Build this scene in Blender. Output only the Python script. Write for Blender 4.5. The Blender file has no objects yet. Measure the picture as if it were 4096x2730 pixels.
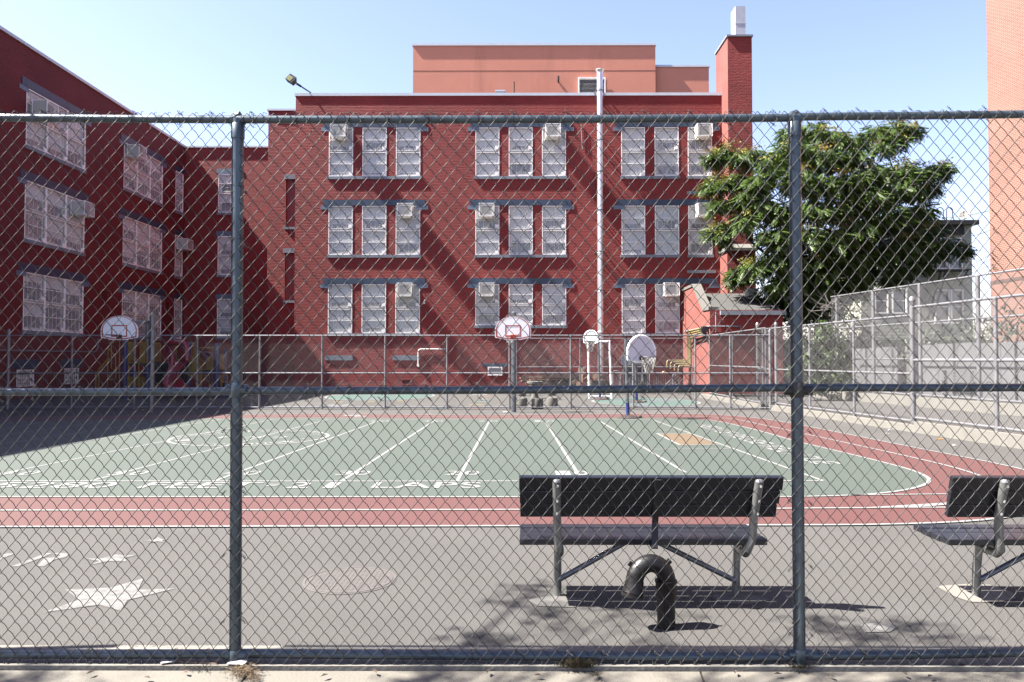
import bpy, math, random
import numpy as np
from mathutils import Vector, Matrix, Euler
R0 = random.Random(7)
SC = bpy.context.scene
C = SC.collection
PI = math.pi
# ------------------------------------------------------------------ camera
F = 2980.0                      # focal length in photograph pixels (4096 wide)
H = 1.6
TH = math.atan(73 / F); PSI = 12 / F
cam = bpy.data.cameras.new('camera'); camo = bpy.data.objects.new('camera', cam); C.objects.link(camo)
camo.location = (0, 0, H); camo.rotation_euler = (PI/2 + TH, 0, PSI)
cam.sensor_width = 36; cam.lens = F / 4096 * 36; cam.clip_end = 3000; cam.clip_start = 0.05
SC.camera = camo
# ------------------------------------------------------------------ light
SUN = Vector((-.79, -.075, 1.0)).normalized()          # direction towards the sun
W = bpy.data.worlds.new('World'); SC.world = W; W.use_nodes = True
wn = W.node_tree.nodes; wl = W.node_tree.links
sky = wn.new('ShaderNodeTexSky'); sky.sky_type = 'NISHITA'; sky.sun_disc = False
sky.sun_elevation = math.asin(SUN.z); sky.sun_rotation = math.atan2(SUN.x, SUN.y)
sky.altitude = 0; sky.air_density = 1.0; sky.dust_density = 1.0; sky.ozone_density = 1.0
bg = wn['Background']; bg.inputs[1].default_value = 0.052
tint = wn.new('ShaderNodeMix'); tint.data_type = 'RGBA'; tint.blend_type = 'MULTIPLY'; tint.inputs[0].default_value = 1; tint.inputs[7].default_value = (1.03, .90, .98, 1)
wl.new(sky.outputs[0], tint.inputs[6]); wl.new(tint.outputs[2], bg.inputs[0])
sl = bpy.data.lights.new('sun', 'SUN'); sl.energy = 5.0; sl.angle = math.radians(.53); sl.color = (1, .95, .87)
so = bpy.data.objects.new('sun', sl); C.objects.link(so); so.location = (-30, -8, 40)
so.rotation_euler = (-SUN).to_track_quat('-Z', 'Y').to_euler()
SC.view_settings.view_transform = 'Standard'; SC.view_settings.look = 'None'
SC.view_settings.exposure = 2.8; SC.view_settings.gamma = 1; SC.view_settings.use_curve_mapping = False
SC.cycles.max_bounces = 6; SC.cycles.transparent_max_bounces = 16
SC.cycles.use_denoising = True
# ------------------------------------------------------------------ pixel rays -> real points
RM = Euler((PI/2 + TH, 0, PSI)).to_matrix(); EYE = Vector((0, 0, H))
def ray(u, v): return RM @ Vector(((u - 2048) / F, (1365 - v) / F, -1))
def G(u, v, z=0.0):
    d = ray(u, v); t = (z - H) / d.z; p = EYE + d * t; return Vector((p.x, p.y, z))
def P(u, v, Y):
    d = ray(u, v); return EYE + d * (Y / d.y)
def PX(u, v, X):
    d = ray(u, v); return EYE + d * (X / d.x)
# ------------------------------------------------------------------ mesh helper
class MB:
    def __init__(s): s.v = []; s.f = []; s.m = []
    def add(s, vs, fs, mi=0):
        n = len(s.v); s.v += [tuple(x) for x in vs]; s.f += [tuple(i + n for i in f) for f in fs]; s.m += [mi] * len(fs); return s
    def box(s, a, b, mi=0, M=None):
        x0, y0, z0 = a; x1, y1, z1 = b
        vs = [Vector(p) for p in ((x0,y0,z0),(x1,y0,z0),(x1,y1,z0),(x0,y1,z0),(x0,y0,z1),(x1,y0,z1),(x1,y1,z1),(x0,y1,z1))]
        if M is not None: vs = [M @ p for p in vs]
        return s.add(vs, [(0,3,2,1),(4,5,6,7),(0,1,5,4),(1,2,6,5),(2,3,7,6),(3,0,4,7)], mi)
    def bar(s, p, q, w, h, mi=0, up=(0,0,1)):
        p = Vector(p); q = Vector(q); d = (q - p).normalized(); a = d.cross(Vector(up))
        if a.length < 1e-4: a = d.cross(Vector((1,0,0)))
        a.normalize(); b = a.cross(d); a *= w/2; b *= h/2
        vs = [p-a-b, p+a-b, p+a+b, p-a+b, q-a-b, q+a-b, q+a+b, q-a+b]
        return s.add(vs, [(0,1,2,3),(7,6,5,4),(0,4,5,1),(1,5,6,2),(2,6,7,3),(3,7,4,0)], mi)
    def tube(s, pts, r, n=8, mi=0, cap=True, closed=False):
        pts = [Vector(p) for p in pts]; k = len(pts)
        rs = r if isinstance(r, (list, tuple)) else [r] * k
        vs = []; a = None
        for i, p in enumerate(pts):
            d = (pts[(i+1) % k] if (closed or i < k-1) else p) - (pts[i-1] if (closed or i > 0) else p)
            d = d.normalized()
            if a is None:
                a = d.cross(Vector((0,0,1)))
                if a.length < 1e-3: a = d.cross(Vector((0,1,0)))
            else: a = a - d * a.dot(d)
            a.normalize(); b = d.cross(a)
            for j in range(n):
                t = 2*PI*j/n; vs.append(p + (a*math.cos(t) + b*math.sin(t)) * rs[i])
        fs = []
        for i in range(k if closed else k-1):
            for j in range(n):
                i2 = (i+1) % k; fs.append((i*n+j, i*n+(j+1)%n, i2*n+(j+1)%n, i2*n+j))
        if cap and not closed: fs += [tuple(range(n))[::-1], tuple((k-1)*n+j for j in range(n))]
        return s.add(vs, fs, mi)
    def lathe(s, prof, c=(0,0,0), n=24, mi=0):
        vs = []; fs = []
        for r, z in prof:
            for j in range(n): vs.append((c[0]+r*math.cos(2*PI*j/n), c[1]+r*math.sin(2*PI*j/n), c[2]+z))
        for i in range(len(prof)-1):
            for j in range(n): fs.append((i*n+j, i*n+(j+1)%n, (i+1)*n+(j+1)%n, (i+1)*n+j))
        fs += [tuple(range(n))[::-1], tuple((len(prof)-1)*n+j for j in range(n))]
        return s.add(vs, fs, mi)
    def prism(s, poly, off, mi=0):
        poly = [Vector(p) for p in poly]; off = Vector(off); n = len(poly)
        vs = poly + [p + off for p in poly]
        return s.add(vs, [tuple(range(n)), tuple(range(2*n-1, n-1, -1))] + [(i, i+n, (i+1)%n+n, (i+1)%n) for i in range(n)], mi)
    def build(s, name, mats, parent=None, smooth=False):
        me = bpy.data.meshes.new(name); me.from_pydata(s.v, [], s.f)
        mats = mats if isinstance(mats, (list, tuple)) else [mats]
        for m in mats: me.materials.append(m)
        if len(mats) > 1: me.polygons.foreach_set('material_index', s.m)
        if smooth: me.polygons.foreach_set('use_smooth', [True]*len(s.f)); me.set_sharp_from_angle(angle=math.radians(40))
        me.validate(); me.update()
        o = bpy.data.objects.new(name, me); C.objects.link(o)
        if parent is not None: link(o, parent)
        return o
def link(o, parent):
    o.parent = parent; o.matrix_parent_inverse = Matrix.Translation(-parent_loc(parent))
def parent_loc(p):
    l = Vector(p.location)
    while p.parent is not None: p = p.parent; l = l + Vector((0,0,0))
    return l if True else l
def np_mesh(name, V, Q, mats, parent=None, mi=None, smooth=False):
    me = bpy.data.meshes.new(name); k = Q.shape[1]
    me.vertices.add(len(V)); me.vertices.foreach_set('co', V.astype(np.float32).ravel())
    me.loops.add(Q.size); me.loops.foreach_set('vertex_index', Q.astype(np.int32).ravel())
    me.polygons.add(len(Q)); me.polygons.foreach_set('loop_start', np.arange(0, Q.size, k, dtype=np.int32))
    me.polygons.foreach_set('loop_total', np.full(len(Q), k, dtype=np.int32))
    for m in (mats if isinstance(mats, (list, tuple)) else [mats]): me.materials.append(m)
    if mi is not None: me.polygons.foreach_set('material_index', mi.astype(np.int32))
    if smooth: me.polygons.foreach_set('use_smooth', np.ones(len(Q), dtype=bool))
    me.update(calc_edges=True); me.validate()
    o = bpy.data.objects.new(name, me); C.objects.link(o)
    if parent is not None: link(o, parent)
    return o
def tag(o, label, cat, group=None):
    o['label'] = label; o['category'] = cat
    if group: o['group'] = group
    return o
def thing(name, label, cat, loc, group=None):
    o = bpy.data.objects.new(name, None); C.objects.link(o); o.location = loc; o.empty_display_size = .3
    return tag(o, label, cat, group)
def struct(o, kind='structure'): o['kind'] = kind; return o
# ------------------------------------------------------------------ materials
def mat(name, col, rough=.6, metal=0.0, var=.12, scale=3.0, bump=0.0, bscale=40.0, spec=.5, coat=0.0, stretch=(1,1,1), fine=0.0):
    m = bpy.data.materials.new(name); m.use_nodes = True; nt = m.node_tree; N = nt.nodes; L = nt.links
    b = N['Principled BSDF']; b.inputs['Roughness'].default_value = rough; b.inputs['Metallic'].default_value = metal
    b.inputs['Specular IOR Level'].default_value = spec; b.inputs['Coat Weight'].default_value = coat
    tc = N.new('ShaderNodeTexCoord'); mp = N.new('ShaderNodeMapping'); L.new(tc.outputs['Object'], mp.inputs[0]); mp.inputs['Scale'].default_value = stretch
    nz = N.new('ShaderNodeTexNoise'); nz.inputs['Scale'].default_value = scale; nz.inputs['Detail'].default_value = 6; nz.inputs['Roughness'].default_value = .65
    L.new(mp.outputs[0], nz.inputs['Vector'])
    cr = N.new('ShaderNodeValToRGB'); cr.color_ramp.elements[0].position = .3; cr.color_ramp.elements[1].position = .7
    cr.color_ramp.elements[0].color = tuple(c*(1-var) for c in col) + (1,); cr.color_ramp.elements[1].color = tuple(min(1, c*(1+var)) for c in col) + (1,)
    L.new(nz.outputs[0], cr.inputs[0]); out = cr.outputs[0]
    if fine:
        n3 = N.new('ShaderNodeTexNoise'); n3.inputs['Scale'].default_value = bscale*2; n3.inputs['Detail'].default_value = 3; L.new(mp.outputs[0], n3.inputs['Vector'])
        r3 = N.new('ShaderNodeMapRange'); r3.inputs[1].default_value = .3; r3.inputs[2].default_value = .7; r3.inputs[3].default_value = 1-fine; r3.inputs[4].default_value = 1+fine
        L.new(n3.outputs[0], r3.inputs[0]); mx = N.new('ShaderNodeMix'); mx.data_type = 'RGBA'; mx.blend_type = 'MULTIPLY'; mx.inputs[0].default_value = 1
        L.new(out, mx.inputs[6]); L.new(r3.outputs[0], mx.inputs[7]); out = mx.outputs[2]
    L.new(out, b.inputs['Base Color'])
    if bump:
        n2 = N.new('ShaderNodeTexNoise'); n2.inputs['Scale'].default_value = bscale; n2.inputs['Detail'].default_value = 5; L.new(mp.outputs[0], n2.inputs['Vector'])
        bp = N.new('ShaderNodeBump'); bp.inputs['Strength'].default_value = bump; bp.inputs['Distance'].default_value = .01; L.new(n2.outputs[0], bp.inputs['Height']); L.new(bp.outputs[0], b.inputs['Normal'])
    return m
def mix_over(m, col, lo, hi, scale, stretch=(1,1,1), detail=8, amount=1.0):
    """blotches of a second real colour (wear, dirt, stain) over the base colour"""
    nt = m.node_tree; N = nt.nodes; L = nt.links; b = N['Principled BSDF']; src = b.inputs['Base Color'].links[0].from_socket
    tc = N.new('ShaderNodeTexCoord'); mp = N.new('ShaderNodeMapping'); L.new(tc.outputs['Object'], mp.inputs[0]); mp.inputs['Scale'].default_value = stretch
    nz = N.new('ShaderNodeTexNoise'); nz.inputs['Scale'].default_value = scale; nz.inputs['Detail'].default_value = detail; nz.inputs['Roughness'].default_value = .7; L.new(mp.outputs[0], nz.inputs['Vector'])
    r = N.new('ShaderNodeMapRange'); r.inputs[1].default_value = lo; r.inputs[2].default_value = hi; r.inputs[4].default_value = amount; L.new(nz.outputs[0], r.inputs[0])
    mx = N.new('ShaderNodeMix'); mx.data_type = 'RGBA'; L.new(r.outputs[0], mx.inputs[0]); L.new(src, mx.inputs[6]); mx.inputs[7].default_value = col + (1,)
    L.new(mx.outputs[2], b.inputs['Base Color']); return m
def brick(name, col, mortar, axis='x', bump=.9, rowh=.075, bw=.22, var=.15, msize=.014, joint=.3, per=.08, und=.5):
    m = bpy.data.materials.new(name); m.use_nodes = True; nt = m.node_tree; N = nt.nodes; L = nt.links
    b = N['Principled BSDF']; b.inputs['Roughness'].default_value = .7; b.inputs['Specular IOR Level'].default_value = .25
    tc = N.new('ShaderNodeTexCoord'); sp = N.new('ShaderNodeSeparateXYZ'); L.new(tc.outputs['Object'], sp.inputs[0]); cb = N.new('ShaderNodeCombineXYZ')
    L.new(sp.outputs[0 if axis == 'x' else 1], cb.inputs[0]); L.new(sp.outputs[2], cb.inputs[1])
    bt = N.new('ShaderNodeTexBrick'); bt.inputs['Scale'].default_value = 1; bt.inputs['Brick Width'].default_value = bw; bt.inputs['Row Height'].default_value = rowh
    bt.inputs['Mortar Size'].default_value = msize; bt.inputs['Mortar Smooth'].default_value = joint
    bt.inputs['Color1'].default_value = tuple(c*(1-per) for c in col)+(1,); bt.inputs['Color2'].default_value = tuple(c*(1+per) for c in col)+(1,); bt.inputs['Mortar'].default_value = mortar+(1,)
    L.new(cb.outputs[0], bt.inputs['Vector'])
    nz = N.new('ShaderNodeTexNoise'); nz.inputs['Scale'].default_value = .6; nz.inputs['Detail'].default_value = 7; L.new(cb.outputs[0], nz.inputs['Vector'])
    r = N.new('ShaderNodeMapRange'); r.inputs[1].default_value = .3; r.inputs[2].default_value = .7; r.inputs[3].default_value = 1-var; r.inputs[4].default_value = 1+var; L.new(nz.outputs[0], r.inputs[0])
    mx = N.new('ShaderNodeMix'); mx.data_type = 'RGBA'; mx.blend_type = 'MULTIPLY'; mx.inputs[0].default_value = 1
    L.new(bt.outputs[0], mx.inputs[6]); L.new(r.outputs[0], mx.inputs[7]); L.new(mx.outputs[2], b.inputs['Base Color'])
    inv = N.new('ShaderNodeMath'); inv.operation = 'SUBTRACT'; inv.inputs[0].default_value = 1; L.new(bt.outputs['Fac'], inv.inputs[1])
    mp = N.new('ShaderNodeMapping'); mp.inputs['Scale'].default_value = (2.2, 9, 1); L.new(cb.outputs[0], mp.inputs[0])
    n2 = N.new('ShaderNodeTexNoise'); n2.inputs['Scale'].default_value = 2.2; n2.inputs['Detail'].default_value = 5; L.new(mp.outputs[0], n2.inputs['Vector'])
    ad = N.new('ShaderNodeMath'); ad.operation = 'MULTIPLY_ADD'; ad.inputs[1].default_value = und*2; L.new(n2.outputs[0], ad.inputs[0]); L.new(inv.outputs[0], ad.inputs[2])
    bp = N.new('ShaderNodeBump'); bp.inputs['Strength'].default_value = bump; bp.inputs['Distance'].default_value = .012; L.new(ad.outputs[0], bp.inputs['Height']); L.new(bp.outputs[0], b.inputs['Normal'])
    return m
def guard_mat(name, col, cover=.35):
    """fine expanded metal mesh, far below a pixel from any place one can stand: part metal, part opening"""
    m = bpy.data.materials.new(name); m.use_nodes = True; nt = m.node_tree; N = nt.nodes; L = nt.links
    b = N['Principled BSDF']; b.inputs['Base Color'].default_value = col+(1,); b.inputs['Roughness'].default_value = .5
    tc = N.new('ShaderNodeTexCoord'); nz = N.new('ShaderNodeTexNoise'); nz.inputs['Scale'].default_value = 3; L.new(tc.outputs['Object'], nz.inputs['Vector'])
    r = N.new('ShaderNodeMapRange'); r.inputs[3].default_value = cover*.8; r.inputs[4].default_value = cover*1.2; L.new(nz.outputs[0], r.inputs[0])
    tr = N.new('ShaderNodeBsdfTransparent'); ms = N.new('ShaderNodeMixShader'); L.new(r.outputs[0], ms.inputs[0]); L.new(tr.outputs[0], ms.inputs[1]); L.new(b.outputs[0], ms.inputs[2])
    L.new(ms.outputs[0], N['Material Output'].inputs['Surface']); return m
RED = (.135, .0195, .0185)
M = {}
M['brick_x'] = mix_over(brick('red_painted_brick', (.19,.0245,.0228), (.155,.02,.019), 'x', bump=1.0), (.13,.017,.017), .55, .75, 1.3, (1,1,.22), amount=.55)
M['brick_y'] = brick('red_painted_brick_shaded', (.115,.0155,.016), (.10,.0135,.014), 'y', bump=.5)  # front wall's red paint, darkened: the left wing's shade put into the colour
M['smooth_red'] = mat('smooth_red_paint', (0.165,0.021,0.02), .6, var=.08)
M['sunlit_y'] = brick('red_painted_brick_sunlit', (.145,.049,.041), (.13,.043,.036), 'y', bump=.35, und=.2)  # same red brick, lightened: sunshine on left-facing walls put into the colour
M['annex_x'] = brick('annex_red_brick', (.17,.025,.022), (.14,.02,.018), 'x')
M['chim_x'] = brick('chimney_red_brick', (.18,.03,.029), (.15,.025,.024), 'x', und=.8)
M['orange_y'] = brick('orange_brick', (.115,.045,.033), (.17,.125,.105), 'y', bump=.25, rowh=.068, msize=.012, per=.16, var=.1, und=.1)
M['orange_x'] = brick('orange_brick_end', (.115,.045,.033), (.17,.125,.105), 'x', bump=.25, rowh=.068, msize=.012, per=.16, und=.1)
M['stucco'] = mix_over(mat('peach_stucco', (0.44,0.175,0.118), .85, var=.05, scale=.6, bump=.15, bscale=30), (.15,.05,.033), .56, .8, .5, (1,1,.12), amount=.5)
M['slate'] = mat('blue_grey_paint', (0.02,0.036,0.065), .5, var=.14, scale=2)
M['sill'] = mat('grey_sill_paint', (0.13,0.145,0.17), .6, var=.15, scale=3)
M['coping'] = mat('pale_metal_coping', (0.42,0.44,0.48), .4, var=.06)
M['roof'] = mat('roof_membrane', (0.04,0.04,0.042), .9, var=.2)
M['frame'] = mat('white_window_metal', (0.72,0.7,0.68), .45, var=.06, scale=2)
M['sash'] = mat('white_sash', (0.52,0.51,0.5), .5, var=.1)
M['guard'] = guard_mat('expanded_metal_guard', (.50,.49,.48), cover=.30)
M['guard_dark'] = guard_mat('air_conditioner_cage_mesh', (.45,.45,.44), cover=.45)
M['glass'] = mat('window_glass', (0.1,0.11,0.13), .06, var=.3, scale=.5, spec=.9)
M['blind'] = mat('pale_blind', (0.52,0.545,0.56), .7, var=.05, coat=.35)
M['acbody'] = mat('ac_cream_metal', (0.5,0.48,0.42), .5, var=.06)
M['acgrille'] = mat('ac_grille', (0.03,0.03,0.033), .6, var=.2)
M['asphalt'] = mat('worn_asphalt', (0.048,0.046,0.0442), .9, var=.12, scale=.5, bump=.9, bscale=75, fine=.55, spec=.25)
mix_over(M['asphalt'], (.036,.0345,.033), .55, .75, .35, amount=.55)
M['earth'] = mat('far_ground', (0.05,0.048,0.043), .95, var=.2, scale=.2)
M['concrete'] = mat('sidewalk_concrete', (0.088,0.08,0.067), .85, var=.10, scale=1.2, bump=.3, bscale=70, fine=.10)
mix_over(M['concrete'], (.052,.048,.042), .56, .72, 2.2, amount=.5)
M['kerb'] = mat('kerb_concrete', (0.098,0.093,0.083), .85, var=.12, scale=2, bump=.3, bscale=50, fine=.08)
M['green'] = mat('green_court_paint', (0.0262,0.0355,0.0285), .75, var=.05, scale=.4, bump=.2, bscale=90, fine=.06)
M['red'] = mat('red_track_paint', (0.046,0.0125,0.0108), .75, var=.06, scale=.5, bump=.2, bscale=90, fine=.06)
mix_over(M['red'], (.075,.07,.067), .67, .74, 5.0, (.6,2,1), amount=.6)
M['line'] = mix_over(mat('white_line_paint', (0.125,0.127,0.125), .7, var=.05), (.09,.092,.088), .55, .75, 9, amount=.5)
M['wornwhite'] = mix_over(mat('worn_white_paint', (0.095,0.095,0.092), .8, var=.06, bump=.5, bscale=110), (.052,.05,.048), .44, .60, 16)
M['orangepaint'] = mat('orange_square_paint', (0.062,0.041,0.0215), .8, var=.08)
M['teal'] = mix_over(mat('teal_map_paint', (0.02,0.053,0.041), .8, var=.08), (.042,.048,.055), .50, .54, .8)
M['galv'] = mat('galvanised_pipe', (0.13,0.14,0.155), .38, .75, var=.2, scale=6)
M['fencewire'] = mat('weathered_fence_wire', (0.024,0.024,0.025), .55, .1, spec=.3, var=.2, scale=12)
M['farwire'] = mat('far_fence_wire', (0.2,0.2,0.205), .5, .5, var=.1, scale=8)
M['farpipe'] = mat('pale_galvanised_pipe', (0.15,0.15,0.16), .45, .5, var=.15, scale=4)
M['frontpipe'] = mix_over(mat('blue_grey_fence_pipe', (0.055,0.072,0.085), .36, .55, var=.2, scale=5), (.03,.033,.033), .55, .7, 7, (1,1,.3), amount=.6)
M['steel'] = mat('bright_steel', (.62,.62,.63), .34, .9, var=.1, scale=2)
M['duct'] = mat('pale_duct_metal', (0.34,0.36,0.4), .45, .3, var=.08)
M['black'] = mat('black_iron', (0.005,0.005,0.006), .5, var=.3, scale=6)
M['castiron'] = mix_over(mat('rusty_black_cast_iron', (0.007,0.0065,0.0065), .42, .3, var=.3, scale=9, bump=.3, bscale=40), (.03,.013,.006), .60, .74, 6, amount=.7)
M['plank'] = mat('dark_painted_plank', (0.0065,0.0075,0.0105), .32, var=.25, scale=2, stretch=(.3,4,4), bump=.15, bscale=30)
M['benchmetal'] = mat('bench_steel', (0.2,0.205,0.2), .36, .7, var=.2, scale=7)
M['white'] = mat('white_paint', (0.66,0.67,0.7), .4, var=.05)
M['boardgrey'] = mat('pale_lavender_board', (0.45,0.45,0.53), .35, var=.06)
M['redtrim'] = mat('red_board_trim', (0.3,0.035,0.018), .5, var=.08)
M['blue'] = mat('blue_plastic_post', (0.007,0.018,0.1), .35, var=.15)
M['yellow'] = mat('yellow_powder_coat', (0.22,0.14,0.01), .4, var=.12)
M['redplastic'] = mat('red_slide_plastic', (0.15,0.005,0.014), .25, var=.12, spec=.6)
M['orangepl'] = mat('orange_panel', (0.22,0.085,0.012), .5, var=.12)
M['purple'] = mat('dark_purple_plastic', (0.04,0.013,0.024), .35, var=.15)
M['deck'] = mat('dark_rubber_deck', (0.008,0.008,0.009), .8)
M['brown'] = mat('brown_base_disc', (0.026,0.017,0.016), .5, var=.15)
M['net'] = mat('white_net_cord', (0.16,0.157,0.145), .8)
M['timber'] = mat('weathered_timber', (0.19,0.125,0.09), .8, var=.3, scale=3, stretch=(1,5,5))
M['timberdark'] = mat('dark_old_timber', (0.024,0.017,0.012), .85, var=.3, scale=3)
M['stone'] = mix_over(mat('grey_cast_concrete', (0.072,0.069,0.062), .9, var=.12, scale=4, bump=.3, bscale=30), (.04,.038,.034), .55, .7, 4, amount=.5)
M['louver'] = mat('grey_louver_metal', (0.11,0.115,0.13), .5, var=.08)
M['dark'] = mat('dark_void', (0.004,0.004,0.0045), .9)
M['gasyellow'] = mat('yellow_gas_pipe', (0.115,0.092,0.035), .5, var=.12)
M['leaf'] = mat('ailanthus_leaf', (0.044,0.074,0.014), .5, var=.42, scale=1.1, spec=.3)
M['seed'] = mat('yellow_seed_cluster', (0.16,0.15,0.022), .7, var=.3, scale=1.2)
M['seed2'] = mat('ochre_seed_cluster', (.13,.092,.012), .7, var=.3, scale=1.2)
M['vine'] = mat('vine_leaf', (0.055,0.09,0.024), .5, var=.35, scale=2)
M['bark'] = mat('tree_bark', (0.035,0.03,0.025), .9, var=.3, scale=6, bump=.6, bscale=20)
M['siding'] = mat('grey_green_siding', (0.27,0.28,0.23), .7, var=.06)
M['panel'] = mix_over(mat('grey_sheet_wall', (0.1,0.102,0.108), .6, var=.07, scale=1.5, stretch=(1,1,.25)), (.06,.026,.016), .66, .74, 3.5, (1.6,1.6,.18), amount=.8)
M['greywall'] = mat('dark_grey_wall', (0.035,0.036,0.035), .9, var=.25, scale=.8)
M['straw'] = mat('dry_leaf_litter', (0.052,0.033,0.015), .9, var=.45, scale=30)
M['weed'] = mat('dry_weed', (0.04,0.03,0.013), .9, var=.4, scale=30)
M['paper'] = mat('white_paper', (0.15,0.148,0.155), .8)
M['rust'] = mat('rusty_manhole_iron', (.046,.041,.039), .8, var=.14, scale=5, bump=.5, bscale=60)
M['lens'] = mat('lamp_lens', (0.2,0.2,0.1), .2, var=.1)
M['wire'] = mat('black_cable', (0.006,0.006,0.007), .6)
M['brownpost'] = mat('brown_pipe', (0.03,0.017,0.008), .7)
# leaves let some light through
for k_ in ('leaf', 'vine', 'seed', 'seed2'):
    nt = M[k_].node_tree; b = nt.nodes['Principled BSDF']; tl = nt.nodes.new('ShaderNodeBsdfTranslucent'); ms = nt.nodes.new('ShaderNodeMixShader'); ms.inputs[0].default_value = .3
    nt.links.new(b.inputs['Base Color'].links[0].from_socket, tl.inputs[0]); nt.links.new(b.outputs[0], ms.inputs[1]); nt.links.new(tl.outputs[0], ms.inputs[2]); nt.links.new(ms.outputs[0], nt.nodes['Material Output'].inputs['Surface'])
# ------------------------------------------------------------------ ground
def poly(name, pts, z, m, kind='structure', parent=None):
    mb = MB(); mb.add([(p[0], p[1], z) for p in pts], [tuple(range(len(pts)))])
    o = mb.build(name, m, parent)
    if parent is None: struct(o, kind)
    # keep faces up
    if o.data.polygons and o.data.polygons[0].normal.z < 0: o.data.flip_normals()
    return o
poly('ground', [(-900,-900),(900,-900),(900,1500),(-900,1500)], -.06, M['earth'])
poly('schoolyard_asphalt', [(-22,4.18),(17,4.18),(17,48),(-22,48)], 0, M['asphalt'])
poly('street', [(-60,-12),(60,-12),(60,-.3),(-60,-.3)], -.026, mat('street_asphalt', (.045,.045,.045), .9))
sw = MB()
joints = [-12.0, -9.2, -6.4, -3.55, -1.36, .96, 3.4, 6.2, 9.0, 12.0]
for a, b in zip(joints[:-1], joints[1:]):
    for y0, y1 in ((-.3, 1.45), (1.462, 3.905)):
        sk = .10
        sw.add([(a+.006-sk*(3.9-y0), y0, -.018), (b-.006-sk*(3.9-y0), y0, -.018), (b-.006-sk*(3.9-y1), y1, -.018), (a+.006-sk*(3.9-y1), y1, -.018)], [(0,1,2,3)])
struct(sw.build('sidewalk', M['concrete']))
poly('sidewalk_bed', [(-60,-.3),(60,-.3),(60,4.2),(-60,4.0)], -.028, mat('joint_dirt', (.02,.016,.011), .95, var=.3, scale=20))
kb = MB(); kb.box((-60,3.915,-.05),(60,4.19,.004)); struct(kb.build('kerb', M['kerb']))

def sm(pts, k=4):
    """Catmull-Rom smoothing of a ground path"""
    P_ = [Vector((p[0], p[1], 0)) for p in pts]; out = []
    for i in range(len(P_)-1):
        a = P_[max(i-1,0)]; b = P_[i]; c = P_[i+1]; d = P_[min(i+2,len(P_)-1)]
        for j in range(k):
            t = j/k; out.append(.5*((2*b)+(c-a)*t+(2*a-5*b+4*c-d)*t*t+(3*b-a-3*c+d)*t**3))
    out.append(P_[-1]); return out
def ribbon(mb, pts, w, z):
    pts = [Vector((p[0],p[1],0)) for p in pts]; vs = []
    for i, p in enumerate(pts):
        d = (pts[min(i+1,len(pts)-1)] - pts[max(i-1,0)]).normalized(); n = Vector((-d.y, d.x, 0)) * w/2
        vs += [(p.x+n.x,p.y+n.y,z),(p.x-n.x,p.y-n.y,z)]
    mb.add(vs, [(2*i+1,2*i+3,2*i+2,2*i) for i in range(len(pts)-1)])
inner = [(-15,8.62),(-10,8.63),(-5.98,8.645),(0,8.66),(2.4,8.67),(3.38,8.70),(4.12,8.83),(4.70,9.1),(5.16,9.48),(5.44,9.85),(5.60,10.25),(5.70,10.9),(5.66,12.1),(5.5,14.0),(5.45,14.7),(5.44,16.6),(5.36,17.9),(5.24,19.0),(5.03,19.65),(4.34,20.15),(3,20.2),(-1.07,20.0),(-5.2,20.3),(-9,19.9),(-13.2,19.2),(-15,18.9)]
mid = [(-15,7.84),(-10,7.85),(-5.44,7.87),(0,7.93),(2.2,7.97),(3.19,8.02),(4.1,8.07),(4.9,8.3),(5.6,8.75),(6.15,9.5),(6.45,10.9),(6.42,12.6),(6.32,14.0),(6.14,16.6),(6.0,18.2),(5.88,19.5),(5.55,20.35),(5.0,20.8),(3.4,20.95),(-1.07,20.6),(-5.2,20.95),(-9,20.6),(-13.7,19.9),(-15,19.7)]
outer = [(-15,7.0),(-10,7.04),(-4.91,7.1),(0,7.16),(2.2,7.2),(3.75,7.26),(4.9,7.55),(6.1,8.35),(6.95,9.4),(7.35,11),(7.22,13.3),(7.13,14.75),(6.9,18.3),(6.61,20.1),(6.05,21.2),(5.4,21.7),(3.4,21.85),(-1.07,21.3),(-5.2,21.75),(-9,21.3),(-14.1,20.5),(-15,20.3)]
inner, mid, outer = sm(inner), sm(mid), sm(outer)
poly('running_track', outer, .004, M['red'])
court = poly('playing_court', inner, .008, M['green'])
lm = MB()
for pth in (inner, mid, outer): ribbon(lm, pth, .052, .012)
lm2 = MB()
ribbon(lm2, [G(3400,1984), G(3790,1980)], .045, .012); ribbon(lm2, [G(3500,2034), G(4090,2034)], .05, .0125)
ribbon(lm2, [G(3480,2036), G(3800,2017), G(4096,1985)], .05, .013)
lm.v += []; 
yard = [((3292,1927),(2610,1681.7)),((2742,1894),(2402,1688.6)),((2330,1928),(2181,1688.6)),((1828,1929),(1958,1687)),((1366,1929),(1741,1683)),((851,1931),(1523,1683)),((362,1928),(1310,1681)),((0,1900),(1090,1681)),((0,1823),(880,1681)),((0,1781),(640,1687)),((0,1746),(420,1688)),((0,1722),(180,1690))]
for a, b in yard: ribbon(lm, [G(*a), G(*b)], .048, .0125)
ribbon(lm, [G(-500,1928), G(0,1928), G(1600,1929), G(3292,1927)], .055, .0132)
ribbon(lm, [G(-200,1699), G(700,1685), G(1300,1680), G(1900,1683), G(2612,1681)], .05, .0132)
ribbon(lm, [G(2480,1724), G(2738,1724)], .04, .0135); ribbon(lm, [G(2589,1800.7), G(2918,1798.6)], .04, .0135)
sqc = [G(2627.5,1737), G(2758,1737), G(2874,1782), G(2719,1783.7)]
poly('orange_square', sqc, .0105, M['orangepaint'], parent=court)
ribbon(lm, sqc[:2], .05, .0139); ribbon(lm, [sqc[3], sqc[2]], .05, .0139); ribbon(lm, [sqc[0], sqc[3]], .05, .0142)
sc_, sr = G(1004,1752), 1.53; sc_ = Vector((-5.38,15.18,0))
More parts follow.
